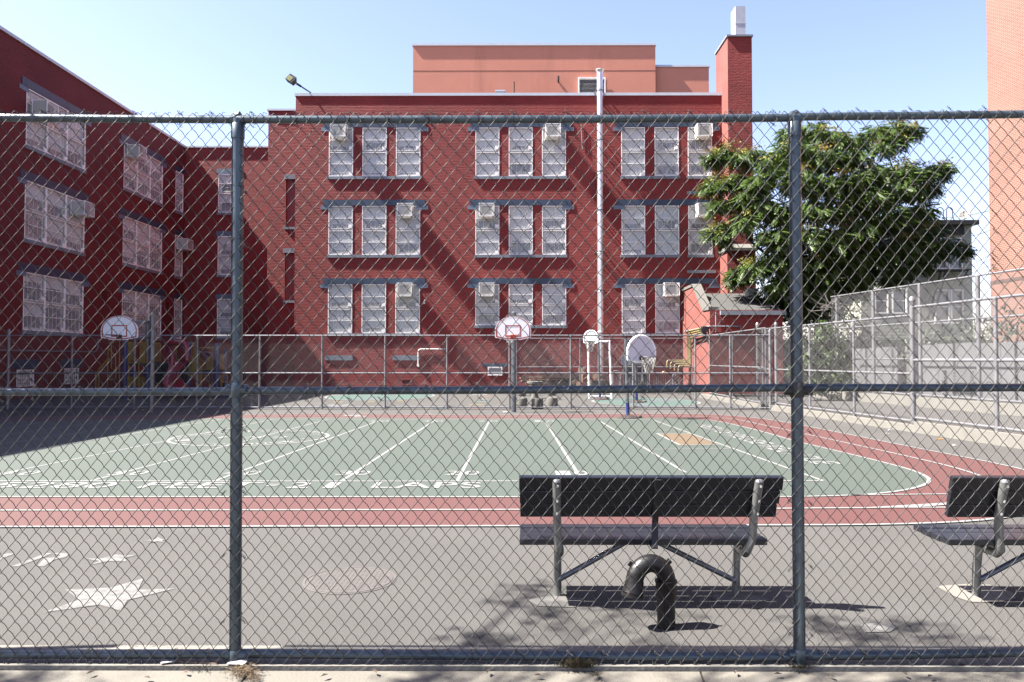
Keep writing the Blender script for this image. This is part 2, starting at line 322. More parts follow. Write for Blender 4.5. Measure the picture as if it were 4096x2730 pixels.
ribbon(lm, [sc_ + Vector((math.cos(t), math.sin(t), 0))*sr for t in np.linspace(0, 2*PI, 49)], .075, .0145)
lm.build('line_markings', M['line'], court)
lm2.build('start_lines', M['line'], court)
# lettering -------------------------------------------------------
_tc = {}
def glyphs(txt):
    if txt in _tc: return _tc[txt]
    cu = bpy.data.curves.new('t', 'FONT'); cu.body = txt; cu.resolution_u = 3; cu.offset = .008
    o = bpy.data.objects.new('t', cu); C.objects.link(o); dg = bpy.context.evaluated_depsgraph_get(); dg.update()
    me = bpy.data.meshes.new_from_object(o.evaluated_get(dg)); vs = [v.co.copy() for v in me.vertices]; fs = [tuple(p.vertices) for p in me.polygons]
    bpy.data.objects.remove(o); bpy.data.curves.remove(cu); bpy.data.meshes.remove(me)
    x0 = min(v.x for v in vs); x1 = max(v.x for v in vs); y0 = min(v.y for v in vs); y1 = max(v.y for v in vs)
    _tc[txt] = ([((v.x-x0)/(x1-x0), (v.y-y0)/(y1-y0)) for v in vs], fs, (x1-x0)/(y1-y0)); return _tc[txt]
def letter(mb, txt, bl, br, tr, tl, z=.0142):
    vs, fs, _ = glyphs(txt); bl, br, tr, tl = map(Vector, (bl, br, tr, tl)); out = []
    for a, b in vs:
        p = (bl*(1-a)+br*a)*(1-b) + (tl*(1-a)+tr*a)*b; out.append((p.x, p.y, z))
    mb.add(out, fs)
tx = MB()
def row(txt, u0, u1, vb, vt):
    a, b = G(u0, vb), G(u1, vb); h = G(u0, vt).y - a.y
    letter(tx, txt, a, b, b+Vector((0,h,0)), a+Vector((0,h,0)))
for t, a, b in (('5280', -70, 425), ('FEET', 545, 1012), ('=', 1062, 1104), ('2', 1134, 1228), ('1', 1288, 1338), ('LAPS', 1481, 1923)): 
    if t == '=': row(t, a, b, 1950, 1941)
    else: row(t, a, b, 1957, 1934)
for a, u in (('2', 1806), ('0', 1885), ('3', 1366), ('0', 1440), ('4', 905), ('0', 990), ('5', 450), ('0', 530), ('4', -10), ('0', 85), ('1', 2255), ('0', 2330)): row(a, u-30, u+30, 1905, 1888)
for a, u in (('2', 1925), ('0', 1975), ('3', 1700), ('0', 1755), ('4', 1480), ('0', 1535), ('1', 2155), ('0', 2205)): row(a, u-16, u+16, 1690, 1685)
b0 = Vector((4.33,18.1,0)); b1 = Vector((4.55,11.3,0)); full = 'REDUCE-REUSE-RECYCLE'
wd = [ .55 if ch == '-' else 1 for ch in full]; tot = sum(wd); acc = 0
for ch, w in zip(full, wd):
    t0 = (acc+.1)/tot; t1 = (acc+w-.12)/tot; acc += w; p = b0.lerp(b1, t0); q = b0.lerp(b1, t1)
    if ch == '-': letter(tx, ch, p+Vector((.18,0,0)), q+Vector((.18,0,0)), q+Vector((.25,0,0)), p+Vector((.25,0,0)))
    else: letter(tx, ch, p, q, q+Vector((.42,0,0)), p+Vector((.42,0,0)))
def arc(txt, r, a0, a1, inward, h=.26):
    n = len(txt)
    for i, ch in enumerate(txt):
        if ch == ' ': continue
        a = a0 + (a1-a0)*(i+.5)/n; c = sc_ + Vector((math.cos(a), math.sin(a), 0))*r
        up = Vector((math.cos(a), math.sin(a), 0)) * (-1 if inward else 1); rt = Vector((up.y, -up.x, 0)); w = .19
        letter(tx, ch, c-rt*w/2-up*h/2, c+rt*w/2-up*h/2, c+rt*w/2+up*h/2, c-rt*w/2+up*h/2)
arc('ALL FORM TO', 1.27, math.radians(170), math.radians(20), False); arc('WILL COMMUNITY', 1.27, math.radians(190), math.radians(350), True)
for ch, dx in (('P', -.45), ('S', .1), ('2', .6)):
    c = sc_ + Vector((dx, 0, 0)); letter(tx, ch, c+Vector((-.17,-.2,0)), c+Vector((.17,-.2,0)), c+Vector((.17,.2,0)), c+Vector((-.17,.2,0)))
tx.build('court_lettering', M['line'], court)
# stars and arrow painted on the asphalt
st = MB()
def zp(pts, x0, y0, s): return [G(x0 + x/s, y0 + y/s) for x, y in pts]
stars = [zp([(310,820),(575,728),(470,655),(800,640),(1040,573),(1000,655),(1270,646),(925,730),(872,808),(720,765)], 0, 2000, 1.81),
         zp([(655,473),(720,447),(615,430),(740,428),(835,400),(915,408),(1005,398),(905,425),(915,450),(790,447)], 0, 2000, 1.81),
         zp([(1062,320),(1100,303),(1050,297),(1118,291),(1147,272),(1168,288),(1232,284),(1172,298),(1192,310),(1140,304)], 0, 2000, 1.81),
         zp([(90,434),(150,434),(345,362),(415,330),(372,328),(170,405)], 0, 2050, 1.9917),
         zp([(298,432),(350,434),(440,380),(520,365),(558,330),(450,328),(420,334),(480,345),(462,358),(352,370)], 0, 2050, 1.9917),
         zp([(-30,410),(20,370),(118,333),(60,330),(-10,352),(-60,400)], 0, 2050, 1.9917)]
for s in stars:
    st.add([(p.x,p.y,.0045) for p in s], [tuple(range(len(s)))])
struct(st.build('painted_stars', M['wornwhite']))
# maps and small colour marks in the far yard
def ell(u, v0, v1, w): 
    a, b = G(u, v1), G(u, v0); c = (a+b)/2; r = w/2/(F*H/c.y)*H; return [c + Vector((math.cos(t)*r, math.sin(t)*(b.y-a.y)/2, 0)) for t in np.linspace(0, 2*PI, 41)[:-1]]
for e in (ell(2580,1593.4,1625.3,416), ell(1525,1571,1603,417)):
    yo = poly('painted_map', e, .004, M['teal']); mb = MB(); ribbon(mb, e+[e[0]], .09, .008); mb.build('map_outline', M['line'], yo)
hm = {}
rr = random.Random(3)
cols = {'yellow_mark': (.09,.065,.018), 'teal_mark': (.025,.06,.05), 'pink_mark': (.08,.038,.034), 'white_mark': (.11,.11,.105), 'blue_mark': (.03,.042,.06)}
marks = {'yellow_mark': [(1350,1609,40),(1420,1630,60),(1480,1608,30),(1600,1605,30),(1900,1621,60),(1390,1632,30)], 'teal_mark': [(1615,1631,30),(1925,1608,50),(1610,1632,20)], 'pink_mark': [(1935,1586,50),(1895,1635,50)],
         'white_mark': [(1330,1622,40),(1380,1622,30),(1760,1634,30),(1930,1598,30),(1915,1579,60),(1405,1663,70),(1440,1667,50)], 'blue_mark': [(1330,1626,90),(1760,1636,60)]}
for k, l in marks.items():
    mb = MB()
    for i, (u, v, w) in enumerate(l):
        a = G(u-w/2, v+2); b = G(u+w/2, v+2); c = G(u+w/2+8, v-2); d = G(u-w/2+8, v-2); z = .005+.002*i/10
        mb.add([(p.x,p.y,z+.006*(k=='blue_mark')) for p in (a,b,c,d)], [(0,1,2,3)])
    struct(mb.build('yard_'+k, mix_over(mat(k, cols[k], .8), (.05,.048,.046), .45, .6, 6)))
# manholes
def manhole(u, v, r, label):
    c = G(u, v); mb = MB()
    mb.lathe([(r,.0),(r,.004),(r*.94,.005),(r*.935,.001),(r*.915,.001),(r*.91,.005),(0.01,.005)], (c.x,c.y,0), 40)
    o = mb.build('manhole_cover', M['rust']); o.location = (0,0,0); tag(o, label, 'manhole cover'); g = MB()
    for i in range(-8, 9):
        for j in range(-8, 9):
            x, y = i*r/10, j*r/10
            if x*x+y*y > (.84*r)**2: continue
            a = .6 if (i+j) % 2 else -.6; Mx = Matrix.Translation((c.x+x, c.y+y, .005)) @ Matrix.Rotation(a, 4, 'Z'); g.box((-r*.034,-r*.007,-.002),(r*.034,r*.007,.002), 0, Mx)
    g.build('tread_pattern', M['rust'], o)
manhole(1400, 2322, .335, 'round iron manhole cover flush in the grey asphalt near the fence')
manhole(2150, 1787, .23, 'small round rusty manhole cover in the green court')
# ------------------------------------------------------------------ walls with openings
class Wall:
    """vertical wall: o = origin, ux = horizontal unit vector, n = outward normal"""
    def __init__(s, o, ux, n): s.o = Vector(o); s.u = Vector(ux); s.n = Vector(n)
    def p(s, a, z, d=0): return s.o + s.u*a + s.n*d + Vector((0,0,z))
    def boxm(s): return Matrix((( s.u.x, s.n.x, 0, s.o.x),(s.u.y, s.n.y, 0, s.o.y),(0,0,1,s.o.z),(0,0,0,1)))
    def box(s, mb, a0, a1, z0, z1, d0, d1, mi=0): mb.box((a0,d0,z0),(a1,d1,z1), mi, s.boxm())
    def build(s, name, m, a0, a1, z0, z1, holes, parent, depth=.16):
        xs = sorted({a0,a1,*[h[0] for h in holes],*[h[1] for h in holes]}); zs = sorted({z0,z1,*[h[2] for h in holes],*[h[3] for h in holes]})
        mb = MB()
        for i in range(len(xs)-1):
            for j in range(len(zs)-1):
                cx, cz = (xs[i]+xs[i+1])/2, (zs[j]+zs[j+1])/2
                if any(h[0] < cx < h[1] and h[2] < cz < h[3] for h in holes): continue
                mb.add([s.p(xs[i],zs[j]), s.p(xs[i+1],zs[j]), s.p(xs[i+1],zs[j+1]), s.p(xs[i],zs[j+1])], [(0,1,2,3)])
        for h in holes:
            q = [(h[0],h[2]),(h[1],h[2]),(h[1],h[3]),(h[0],h[3])]
            for k in range(4):
                a, b = q[k], q[(k+1)%4]; mb.add([s.p(*a), s.p(*b), s.p(b[0],b[1],-depth), s.p(a[0],a[1],-depth)], [(0,1,2,3)])
        return mb.build(name, m, parent)
def window(wl_, parent, a0, a1, z0, z1, n=1, seed=0, depth=.16, blind=None, guard=True):
    r = random.Random(seed); mb = MB(); pn = MB(); gd = MB(); w = (a1-a0)/n; h = z1-z0; t = .038
    for i in range(n):
        l = a0+w*i; rgt = l+w
        f0, f1 = -.05, .012
        wl_.box(mb, l, l+t, z0, z1, f0, f1); wl_.box(mb, rgt-t, rgt, z0, z1, f0, f1)
        wl_.box(mb, l+t, rgt-t, z0, z0+t, f0, f1); wl_.box(mb, l+t, rgt-t, z1-t, z1, f0, f1)
        for q, th in ((.255, .022), (.745, .022), (.49, .03), (.53, .02)):
            zz = z0+h*q; wl_.box(mb, l+t, rgt-t, zz-th/2, zz+th/2, f0+.02, f1-.003)
        for zz in (z0+t, z0+h*.55): wl_.box(mb, rgt-t-.17, rgt-t, zz, zz+.16, f0+.01, f1+.006)
        # sashes
        s0, s1 = -.135, -.095; sw_ = .085
        wl_.box(mb, l+t, l+t+sw_+.05, z0+t, z1-t, s0, s1, 1); wl_.box(mb, rgt-t-sw_, rgt-t, z0+t, z1-t, s0, s1, 1)
        wl_.box(mb, l+t+sw_+.05, rgt-t-sw_, z0+t, z0+t+.09, s0, s1, 1); wl_.box(mb, l+t+sw_+.05, rgt-t-sw_, z1-t-.14, z1-t, s0, s1, 1)
        zm = z0+h*.5; wl_.box(mb, l+t+sw_+.05, rgt-t-sw_, zm-.05, zm+.05, s0, s1+.015, 1)
        for q in (1, 2, 3):
            xx = l+t+sw_+.05+(w-2*t-2*sw_-.05)*q/4
            wl_.box(mb, xx-.009, xx+.009, zm+.05, z1-t-.14, s0, s1-.01, 1); wl_.box(mb, xx-.009, xx+.009, z0+t+.09, zm-.05, s0, s1-.01, 1)
        # glazing: dark room below, blind pulled down behind the upper part of each sash
        ga, gb = l+t+sw_, rgt-t-sw_+.02
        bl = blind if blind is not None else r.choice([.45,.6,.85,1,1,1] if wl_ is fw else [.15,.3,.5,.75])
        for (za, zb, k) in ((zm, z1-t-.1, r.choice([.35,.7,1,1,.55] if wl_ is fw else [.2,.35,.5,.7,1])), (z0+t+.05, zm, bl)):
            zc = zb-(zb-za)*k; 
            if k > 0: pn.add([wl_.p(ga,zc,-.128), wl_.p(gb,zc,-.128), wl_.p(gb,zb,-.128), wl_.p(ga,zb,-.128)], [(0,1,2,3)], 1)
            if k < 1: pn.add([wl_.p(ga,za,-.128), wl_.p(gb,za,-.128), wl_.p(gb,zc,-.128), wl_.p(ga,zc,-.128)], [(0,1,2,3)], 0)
        gd.add([wl_.p(l+t,z0+t,-.02), wl_.p(rgt-t,z0+t,-.02), wl_.p(rgt-t,z1-t,-.02), wl_.p(l+t,z1-t,-.02)], [(0,1,2,3)])
    o = mb.build('window', [M['frame'], M['sash']], parent)
    pn.build('pane', [M['glass'], M['blind']], o)
    if guard: gd.build('guard', M['guard'], o)
    return o
def lintel(wl_, parent, a0, a1, z0, z1, pads=True, m='slate', proud=.028):
    mb = MB(); wl_.box(mb, a0, a1, z0, z1, -.02, proud)
    if pads:
        wl_.box(mb, a0-.14, a0+.42, z0-.20, z0-.003, -.02, proud-.01, 1); wl_.box(mb, a1-.42, a1+.14, z0-.20, z0-.003, -.02, proud-.01, 1)
        for q in (a0+.25, (a0+a1)/2-.6, (a0+a1)/2+.6, a1-.25):
            for zz in (z0+.07, z1-.07): wl_.box(mb, q-.012, q+.012, zz-.012, zz+.012, proud, proud+.03, 0)
    return mb.build('lintel', [M[m], M['slatepad']], parent)
M['slatepad'] = mat('pale_blue_grey_pad', (.09,.12,.165), .55, var=.12)
def sill(wl_, parent, a0, a1, z0, z1, proud=.045):
    mb = MB(); wl_.box(mb, a0, a1, z0, z1, -.02, proud); return mb.build('sill', M['sill'], parent)
def ac_unit(wl_, a, z, w, h, label, dep=.55):
    base = wl_.p(a+w/2, z, dep/2); t = thing('air_conditioner', label, 'air conditioner', base, 'caged window air conditioners')
    b = MB(); wl_.box(b, a+.06, a+w-.06, z+.05, z+h-.06, -.05, dep-.06); b.build('body', M['acbody'], t)
    g = MB(); 
    for i in range(8): zz = z+.13+(h-.28)*i/7; wl_.box(g, a+.16, a+w-.2, zz-.011, zz+.011, dep-.06, dep-.052)
    wl_.box(g, a+.15, a+w-.19, z+.1, z+h-.12, dep-.0595, dep-.056); g.build('grille', M['acgrille'], t)
    c = MB(); q = .026
    for aa in (a, a+w-q):
        for dd in (.02, dep): wl_.box(c, aa, aa+q, z, z+h, dd, dd+q)
    for zz in (z, z+h-q):
        wl_.box(c, a+q, a+w-q, zz, zz+q, dep+.001, dep+q-.001)
        for aa in (a, a+w-q): wl_.box(c, aa+.001, aa+q-.001, zz, zz+q, .02+q, dep)
    wl_.box(c, a+.1, a+w-.1, z-.03, z, .05, dep-.05, 0)
    cg = c.build('cage', M['frame'], t)
    k = MB()
    k.add([wl_.p(a+q,z+q,dep+.012), wl_.p(a+w-q,z+q,dep+.012), wl_.p(a+w-q,z+h-q,dep+.012), wl_.p(a+q,z+h-q,dep+.012)], [(0,1,2,3)])
    for aa in (a+.012, a+w-.012): k.add([wl_.p(aa,z+q,.04), wl_.p(aa,z+q,dep), wl_.p(aa,z+h-q,dep), wl_.p(aa,z+h-q,.04)], [(0,1,2,3)])
    k.build('cage_mesh', M['guard_dark'], cg)
    return t
# ------------------------------------------------------------------ school building
YF, YB, YW, XL = 36.5, 38.85, 44.4, -19.8
school = thing('school_building', 'three storey red painted brick school with blue grey lintels behind the yard', 'building', (0, YF, 0))
kf = YF/F
def fx(u): return P(u, 1400, YF).x
def fz(v): return P(2060, v, YF).z
fw = Wall((0,YF,0), (1,0,0), (0,-1,0))
cols = [[(1311,1408),(1446,1543),(1581,1679)], [(1901,1997),(2035,2131),(2169,2265)], [(2488,2583),(2622,2719),(2756,2853)]]
rows = [(511,706),(824,1020),(1138,1334)]
acs = {(0,0):0,(0,1):2,(0,2):2,(1,0):2,(1,1):0,(1,2):2,(2,0):2,(2,1):0,(2,2):1}
holes = []; wins = []
for r in range(3):
    for g in range(3):
        for c in range(3):
            if r == 2 and g == 2 and c == 2: continue
            v1 = 1302 if (r == 2 and g == 1) else rows[r][1]
            h = (fx(cols[g][c][0]), fx(cols[g][c][1]), fz(v1), fz(rows[r][0])); holes.append(h); wins.append((r,g,c,h))
a0f, a1f, topf = fx(1176), fx(2893), fz(384)
louver_h = (fx(1951), fx(2009), fz(1503), fz(1468)); holes.append(louver_h)
biglv = (fx(2490), fx(2590), fz(1548), fz(1466)); holes.append(biglv)
vent_h = (fx(1606), fx(1647), fz(1541), fz(1516)); holes.append(vent_h)
fw.build('front_wall', M['brick_x'], a0f, a1f, -.4, topf, holes, school)
for i, (r,g,c,h) in enumerate(wins): window(fw, school, *h, seed=100+i, blind=(.9 if r == 0 and g == 0 else None))
for r in range(3):
    for g in range(3):
        b = rows[r]; x0, x1 = fx(cols[g][0][0])-.20, fx(cols[g][2][1])+.2
        zt = fz(b[0]); lintel(fw, school, x0-.05, x1+.05, zt+.02, zt+.30)
        v1 = 1302 if (r == 2 and g == 1) else b[1]
        if g == 2:
            sill(fw, school, fx(cols[g][0][0])-.06, fx(cols[g][1][1])+.06, fz(v1)-.14, fz(v1))
            if r < 2: sill(fw, school, fx(cols[g][2][0])-.06, fx(cols[g][2][1])+.06, fz(v1)-.14, fz(v1))
        else: sill(fw, school, fx(cols[g][0][0])-.06, fx(cols[g][2][1])+.06, fz(v1)-.14, fz(v1))
for v in (773, 1088):
    mb = MB(); fw.box(mb, fx(2750), fx(2865), fz(v+6), fz(v-6), -.02, .05); mb.build('ledge', M['sill'], school)
# body behind the front
bd = MB(); bd.box((a0f+.002, YF+.17, -.4), (a1f+1.3, 47, topf-.3)); 
shell = bd.build('roof_slab', M['roof'], school)
sd = MB()
sd.add([(a0f,YF,-.4),(a0f,47,-.4),(a0f,47,topf),(a0f,YF,topf)], [(0,1,2,3)])
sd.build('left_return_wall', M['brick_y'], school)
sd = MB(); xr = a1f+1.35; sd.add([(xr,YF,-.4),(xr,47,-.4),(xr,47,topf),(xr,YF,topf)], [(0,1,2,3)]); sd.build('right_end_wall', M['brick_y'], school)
def coping(name, a, b, th, hgt, over, parent):
    mb = MB(); mb.box(a, b); return mb.build(name, M['coping'], parent)
coping('parapet_coping', (a0f-.05, YF-.035, topf), (a1f+.03, YF+.45, topf+.14), 0,0,0, school)
# basement panels, louver, conduit
bp_ = MB(); fw.box(bp_, fx(1300), fx(1411), fz(1442), fz(1422), -.01, .03); bp_.build('boarded_window', M['sill'], school)
bp_ = MB(); fw.box(bp_, fx(1570), fx(1681), fz(1442), fz(1422), -.01, .03); bp_.build('boarded_window', M['sill'], school)
def louver(wl_, h, n, parent, frame='frame', t=.06, name='louver'):
    mb = MB(); a0, a1, z0, z1 = h
    wl_.box(mb, a0, a0+t, z0, z1, -.05, .03); wl_.box(mb, a1-t, a1, z0, z1, -.05, .03); wl_.box(mb, a0+t, a1-t, z0, z0+t, -.05, .03); wl_.box(mb, a0+t, a1-t, z1-t, z1, -.05, .03)
    for i in range(n):
        zz = z0+t+(z1-z0-2*t)*(i+.5)/n; d = (z1-z0)/n*.32
        mb.add([wl_.p(a0+t,zz-d,.01), wl_.p(a1-t,zz-d,.01), wl_.p(a1-t,zz+d*.6,-.08), wl_.p(a0+t,zz+d*.6,-.08)], [(0,1,2,3)])
    o = mb.build(name, M[frame], parent); k = MB(); k.add([wl_.p(a0,z0,-.12), wl_.p(a1,z0,-.12), wl_.p(a1,z1,-.12), wl_.p(a0,z1,-.12)], [(0,1,2,3)]); k.build('louver_back', M['dark'], o); return o
louver(fw, louver_h, 5, school); lintel(fw, school, louver_h[0]-.28, louver_h[1]+.28, louver_h[3]+.01, louver_h[3]+.17, False)
louver(fw, biglv, 12, school, 'louver'); louver(fw, vent_h, 3, school, 'smooth_red')
bp_ = MB(); fw.box(bp_, fx(2484), fx(2596), fz(1462), fz(1420), -.01, .05); bp_.build('boarded_window', M['slatepad'], school)
cd = MB(); zc = fz(1397); cd.tube([fw.p(fx(1673),fz(1458),.04), fw.p(fx(1673),zc-.1,.04), fw.p(fx(1677),zc-.03,.04), fw.p(fx(1684),zc,.04), fw.p(fx(1780),zc,.04)], .02, 6)
fw.box(cd, fx(1668), fx(1677), fz(1468), fz(1458), 0, .06); cd.build('conduit', M['frame'], school)
cd = MB(); cd.tube([fw.p(fx(2326),fz(500),.03), fw.p(fx(2331),fz(600),.03)], .018, 6); cd.build('conduit', M['farpipe'], school)
mb = MB(); fw.box(mb, fx(1694), fx(1700), fz(1217), fz(1207), 0, .1); mb.tube([fw.p(fx(1697),fz(1207),.06), fw.p(fx(1698),fz(1200),.06)], .015, 6); mb.build('alarm_box', M['frame'], school)
# steel flue on the facade
fl = MB(); fxc = fx(2399); fd = .36; yz = YF-fd
fl.tube([(fxc, yz, -.02), (fxc, yz, fz(296))], .145, 20)
flo = fl.build('flue_pipe', M['steel'], school, True)
for v in (366, 480, 560, 703, 862, 1017, 1170, 1330):
    k = MB(); k.lathe([(.150,-.03),(.158,-.015),(.158,.015),(.150,.03)], (fxc,yz,fz(v)), 20); k.build('flue_joint', M['steel'], flo)
for v in (380, 575, 700, 853, 1017, 1170, 1342):
    z = fz(v); k = MB(); k.lathe([(.152,-.025),(.164,-.025),(.164,.025),(.152,.025)], (fxc,yz,z+.06), 18)
    for s in (-1, 1): k.bar((fxc+s*.16, yz, z+.06), (fxc+s*.24, YF, z+.06), .04, .05); k.bar((fxc+s*.2, yz+.05, z+.04), (fxc+s*.2, YF, z-.3), .025, .025)
    k.build('flue_bracket', M['galv'], flo)
k = MB(); k.lathe([(.15,-.12),(.20,-.02),(.22,.0),(.20,.03),(.15,.05),(.05,.07)], (fxc,yz,fz(296)+.03), 20); k.build('flue_cap', M['steel'], flo, True)
# intermediate bay
bw_ = Wall((0,YB,0), (1,0,0), (0,-1,0))
def bx(u): return P(u,1400,YB).x
def bz(v): return P(2060,v,YB).z
topb = bz(443)
nh = [(bx(1139), bx(1181), bz(909), bz(717)), (bx(1137), bx(1181), bz(1203), bz(1012))]
bw_.build('bay_wall', M['brick_x'], bx(1066), a0f+.6, -.4, topb, nh, school)
for h in nh:
    mb = MB(); mb.add([bw_.p(h[0],h[2],-.15), bw_.p(h[1],h[2],-.15), bw_.p(h[1],h[3],-.15), bw_.p(h[0],h[3],-.15)], [(0,1,2,3)])
    bwn = mb.build('blocked_window', M['smooth_red'], school)
    mb = MB(); bw_.box(mb, h[0]-.08, h[1], h[3], h[3]+.24, -.02, .05); mb.build('lintel', M['sill'], school)
    sill(bw_, school, h[0]-.06, h[1], h[2]-.12, h[2], .09)
lv = (bx(1158), bx(1172), bz(1193), bz(1171)); louver(Wall((0,YB+.149,0),(1,0,0),(0,-1,0)), lv, 3, school, 'smooth_red', .03)
coping('bay_coping', (bx(1066)-.06, YB-.06, topb), (a0f+.001, YB+.4, topb+.1), 0,0,0, school)
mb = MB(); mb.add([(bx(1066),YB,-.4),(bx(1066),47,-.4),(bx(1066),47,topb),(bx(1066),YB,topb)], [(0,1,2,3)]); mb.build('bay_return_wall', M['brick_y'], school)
# back wing
ww = Wall((0,YW,0), (1,0,0), (0,-1,0))
def wx(u): return P(u,1400,YW).x
def wz(v): return P(2060,v,YW).z
topw = wz(590); hs = [(wx(867), wx(955), wz(b), wz(a)) for a, b in ((694,851),(944,1101),(1196,1350))]
ww.build('back_wall', M['brick_x'], XL-.2, bx(1066)+2.0, -.4, topw, hs, school)
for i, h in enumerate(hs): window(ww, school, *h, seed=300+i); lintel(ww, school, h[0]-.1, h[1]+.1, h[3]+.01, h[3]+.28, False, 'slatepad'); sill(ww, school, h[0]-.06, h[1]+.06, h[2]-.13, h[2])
coping('back_coping', (XL, YW-.06, topw), (bx(1066)+1.6, YW+.4, topw+.1), 0,0,0, school)
# left wing (faces +X)
lw = Wall((XL,0,0), (0,1,0), (1,0,0))
topl = 14.27; lrows = [(10.3,12.62),(6.48,8.86),(2.78,5.13)]; lc = [(29.86,34.03,3),(37.4,41.55,3),(43.15,44.15,1)]; lc0 = [(21.6,25.8,3),(13.4,17.6,3)]
lh = []; lwins = []
for ri, (z0,z1) in enumerate(lrows):
    for ci, (y0,y1,n) in enumerate(lc0+lc): lh.append((y0,y1,z0,z1)); lwins.append((ri,ci,y0,y1,z0,z1,n))
lbase = [(PX(66,1500,XL).y, PX(135,1500,XL).y, .5, 1.18), (PX(257,1500,XL).y, PX(315,1500,XL).y, .5, 1.2)]
lh += lbase
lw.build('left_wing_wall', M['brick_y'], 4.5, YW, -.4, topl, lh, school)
for i, (ri,ci,y0,y1,z0,z1,n) in enumerate(lwins):
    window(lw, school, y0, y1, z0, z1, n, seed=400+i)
    if n == 3: lintel(lw, school, y0-.3, y1+.3, z1+.02, z1+.36, True)
    else: lintel(lw, school, y0-.1, y1+.1, z1+.02, z1+.3, False)
    sill(lw, school, y0-.06, y1+.06, z0-.16, z0)
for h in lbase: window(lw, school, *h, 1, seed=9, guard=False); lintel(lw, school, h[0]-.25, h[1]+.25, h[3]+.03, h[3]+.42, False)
coping('left_wing_coping', (XL-.4, 4.5, topl), (XL+.07, YW-.06, topl+.13), 0,0,0, school)
mb = MB(); mb.box((-36,4.5,-.4),(XL-.17,YW+6,topl-.3)); mb.build('left_wing_roof', M['roof'], school)
mb = MB(); mb.add([(-36,4.5,-.4),(XL,4.5,-.4),(XL,4.5,topl),(-36,4.5,topl)], [(0,1,2,3)]); mb.build('left_wing_end_wall', M['brick_x'], school)
for (y0, y1, z0, z1) in ((PX(400,1160,XL).y, PX(430,1160,XL).y, 4.4, 4.95), (PX(657,1190,XL).y, PX(677,1190,XL).y, 4.3, 4.9)): louver(Wall((XL+.03,0,0),(0,1,0),(1,0,0)), (y0,y1,z0,z1), 6, school, 'smooth_red', .03)
mb = MB(); mb.tube([(XL+.04, 18, 1.95), (XL+.04, 35, 1.95), (XL+.04, 35.2, 2.1), (XL+.04, 35.2, 2.6)], .03, 6); mb.build('conduit', M['sill'], school)
# square chimney stack at the right end
ch = MB(); c0, c1, yf_ = 10.20, 11.36, 35.42; zt = P(2960,148,yf_).z; zs = P(2960,1000,35.3).z
ch.box((c0, yf_, zs), (c1, YF+.8, zt))
cho = MB(); 
def chim(mb, x0, x1, y0, y1, z0, z1):
    mb.add([(x0,y0,z0),(x1,y0,z0),(x1,y0,z1),(x0,y0,z1)], [(0,1,2,3)], 0)
    mb.add([(x0,y1,z0),(x0,y0,z0),(x0,y0,z1),(x0,y1,z1)], [(0,1,2,3)], 1)
    mb.add([(x1,y0,z0),(x1,y1,z0),(x1,y1,z1),(x1,y0,z1)], [(0,1,2,3)], 1)
    mb.add([(x0,y0,z1),(x1,y0,z1),(x1,y1,z1),(x0,y1,z1)], [(0,1,2,3)], 0)
chim(cho, c0, c1, yf_, YF+1, zs, zt); chim(cho, c0-.13, c1+.06, yf_-.14, YF+1, -.4, zs)
cob = cho.build('chimney', [M['chim_x'], M['sunlit_y']], school)
mb = MB(); mb.box((c0-.06, yf_-.06, zt), (c1+.05, YF+1.05, zt+.09)); mb.build('chimney_cap', M['sill'], cob)
mb = MB(); e = .1
lo = [(c0-.13-e, yf_-.14-e), (c1+.06+e, yf_-.14-e), (c1+.06+e, YF), (c0-.13-e, YF)]; hi = [(c0+.03, yf_+.01), (c1-.02, yf_+.01), (c1-.02, YF), (c0+.03, YF)]
mb.add([(x,y,zs-.05) for x,y in lo]+[(x,y,zs+.08) for x,y in lo]+[(x,y,zs+.30) for x,y in hi], [(0,1,5,4),(1,2,6,5),(3,0,4,7),(4,5,9,8),(5,6,10,9),(7,4,8,11),(3,2,1,0)])
mb.build('chimney_shoulder', mat('pale_concrete_cap', (.10,.097,.09), .7), cob)
d0, d1 = P(2942,80,36).x, P(2982,80,36).x; mb = MB(); mb.box((d0, 36.0, zt+.05), (d1, 36.75, P(2960,25,36).z)); 
for z in (zt+.9,): mb.box((d0-.015, 35.985, z), (d1+.015, 36.765, z+.03))
mb.build('metal_duct', M['duct'], cob)
# ------------------------------------------------------------------ air conditioners
rn = ['top', 'middle', 'bottom']; gn = ['left', 'centre', 'right']; wn_ = ['left', 'middle', 'right']
for (r,g), c in acs.items():
    u0, u1 = cols[g][c]; x0 = fx(u0)+.20 if c != 2 else fx(u0)+.15
    if g == 2: x0 = fx(u0)+.34
    ztop = fz(rows[r][0]); ac_unit(fw, x0, ztop-.60, .74, .60 + (.07 if (r, c) == (0, 0) else .02), f'caged air conditioner in {rn[r]} row, {gn[g]} window group, {wn_[c]} window of front wall')
def lac(y, z, label): ac_unit(lw, y, z, .78, .62, label, .62)
lac(PX(165,500,XL).y-.65, 11.62, 'white caged air conditioner in the nearest top window of the shaded left wing')
lac(PX(535,600,XL).y-.7, 11.95, 'white caged air conditioner in the second top window of the shaded left wing')
lac(PX(300,800,XL).y-.35, 8.05, 'white caged air conditioner on the nearest middle row window of the left wing')
lac(43.35, 8.05, 'white caged air conditioner in the narrow window at the courtyard corner')
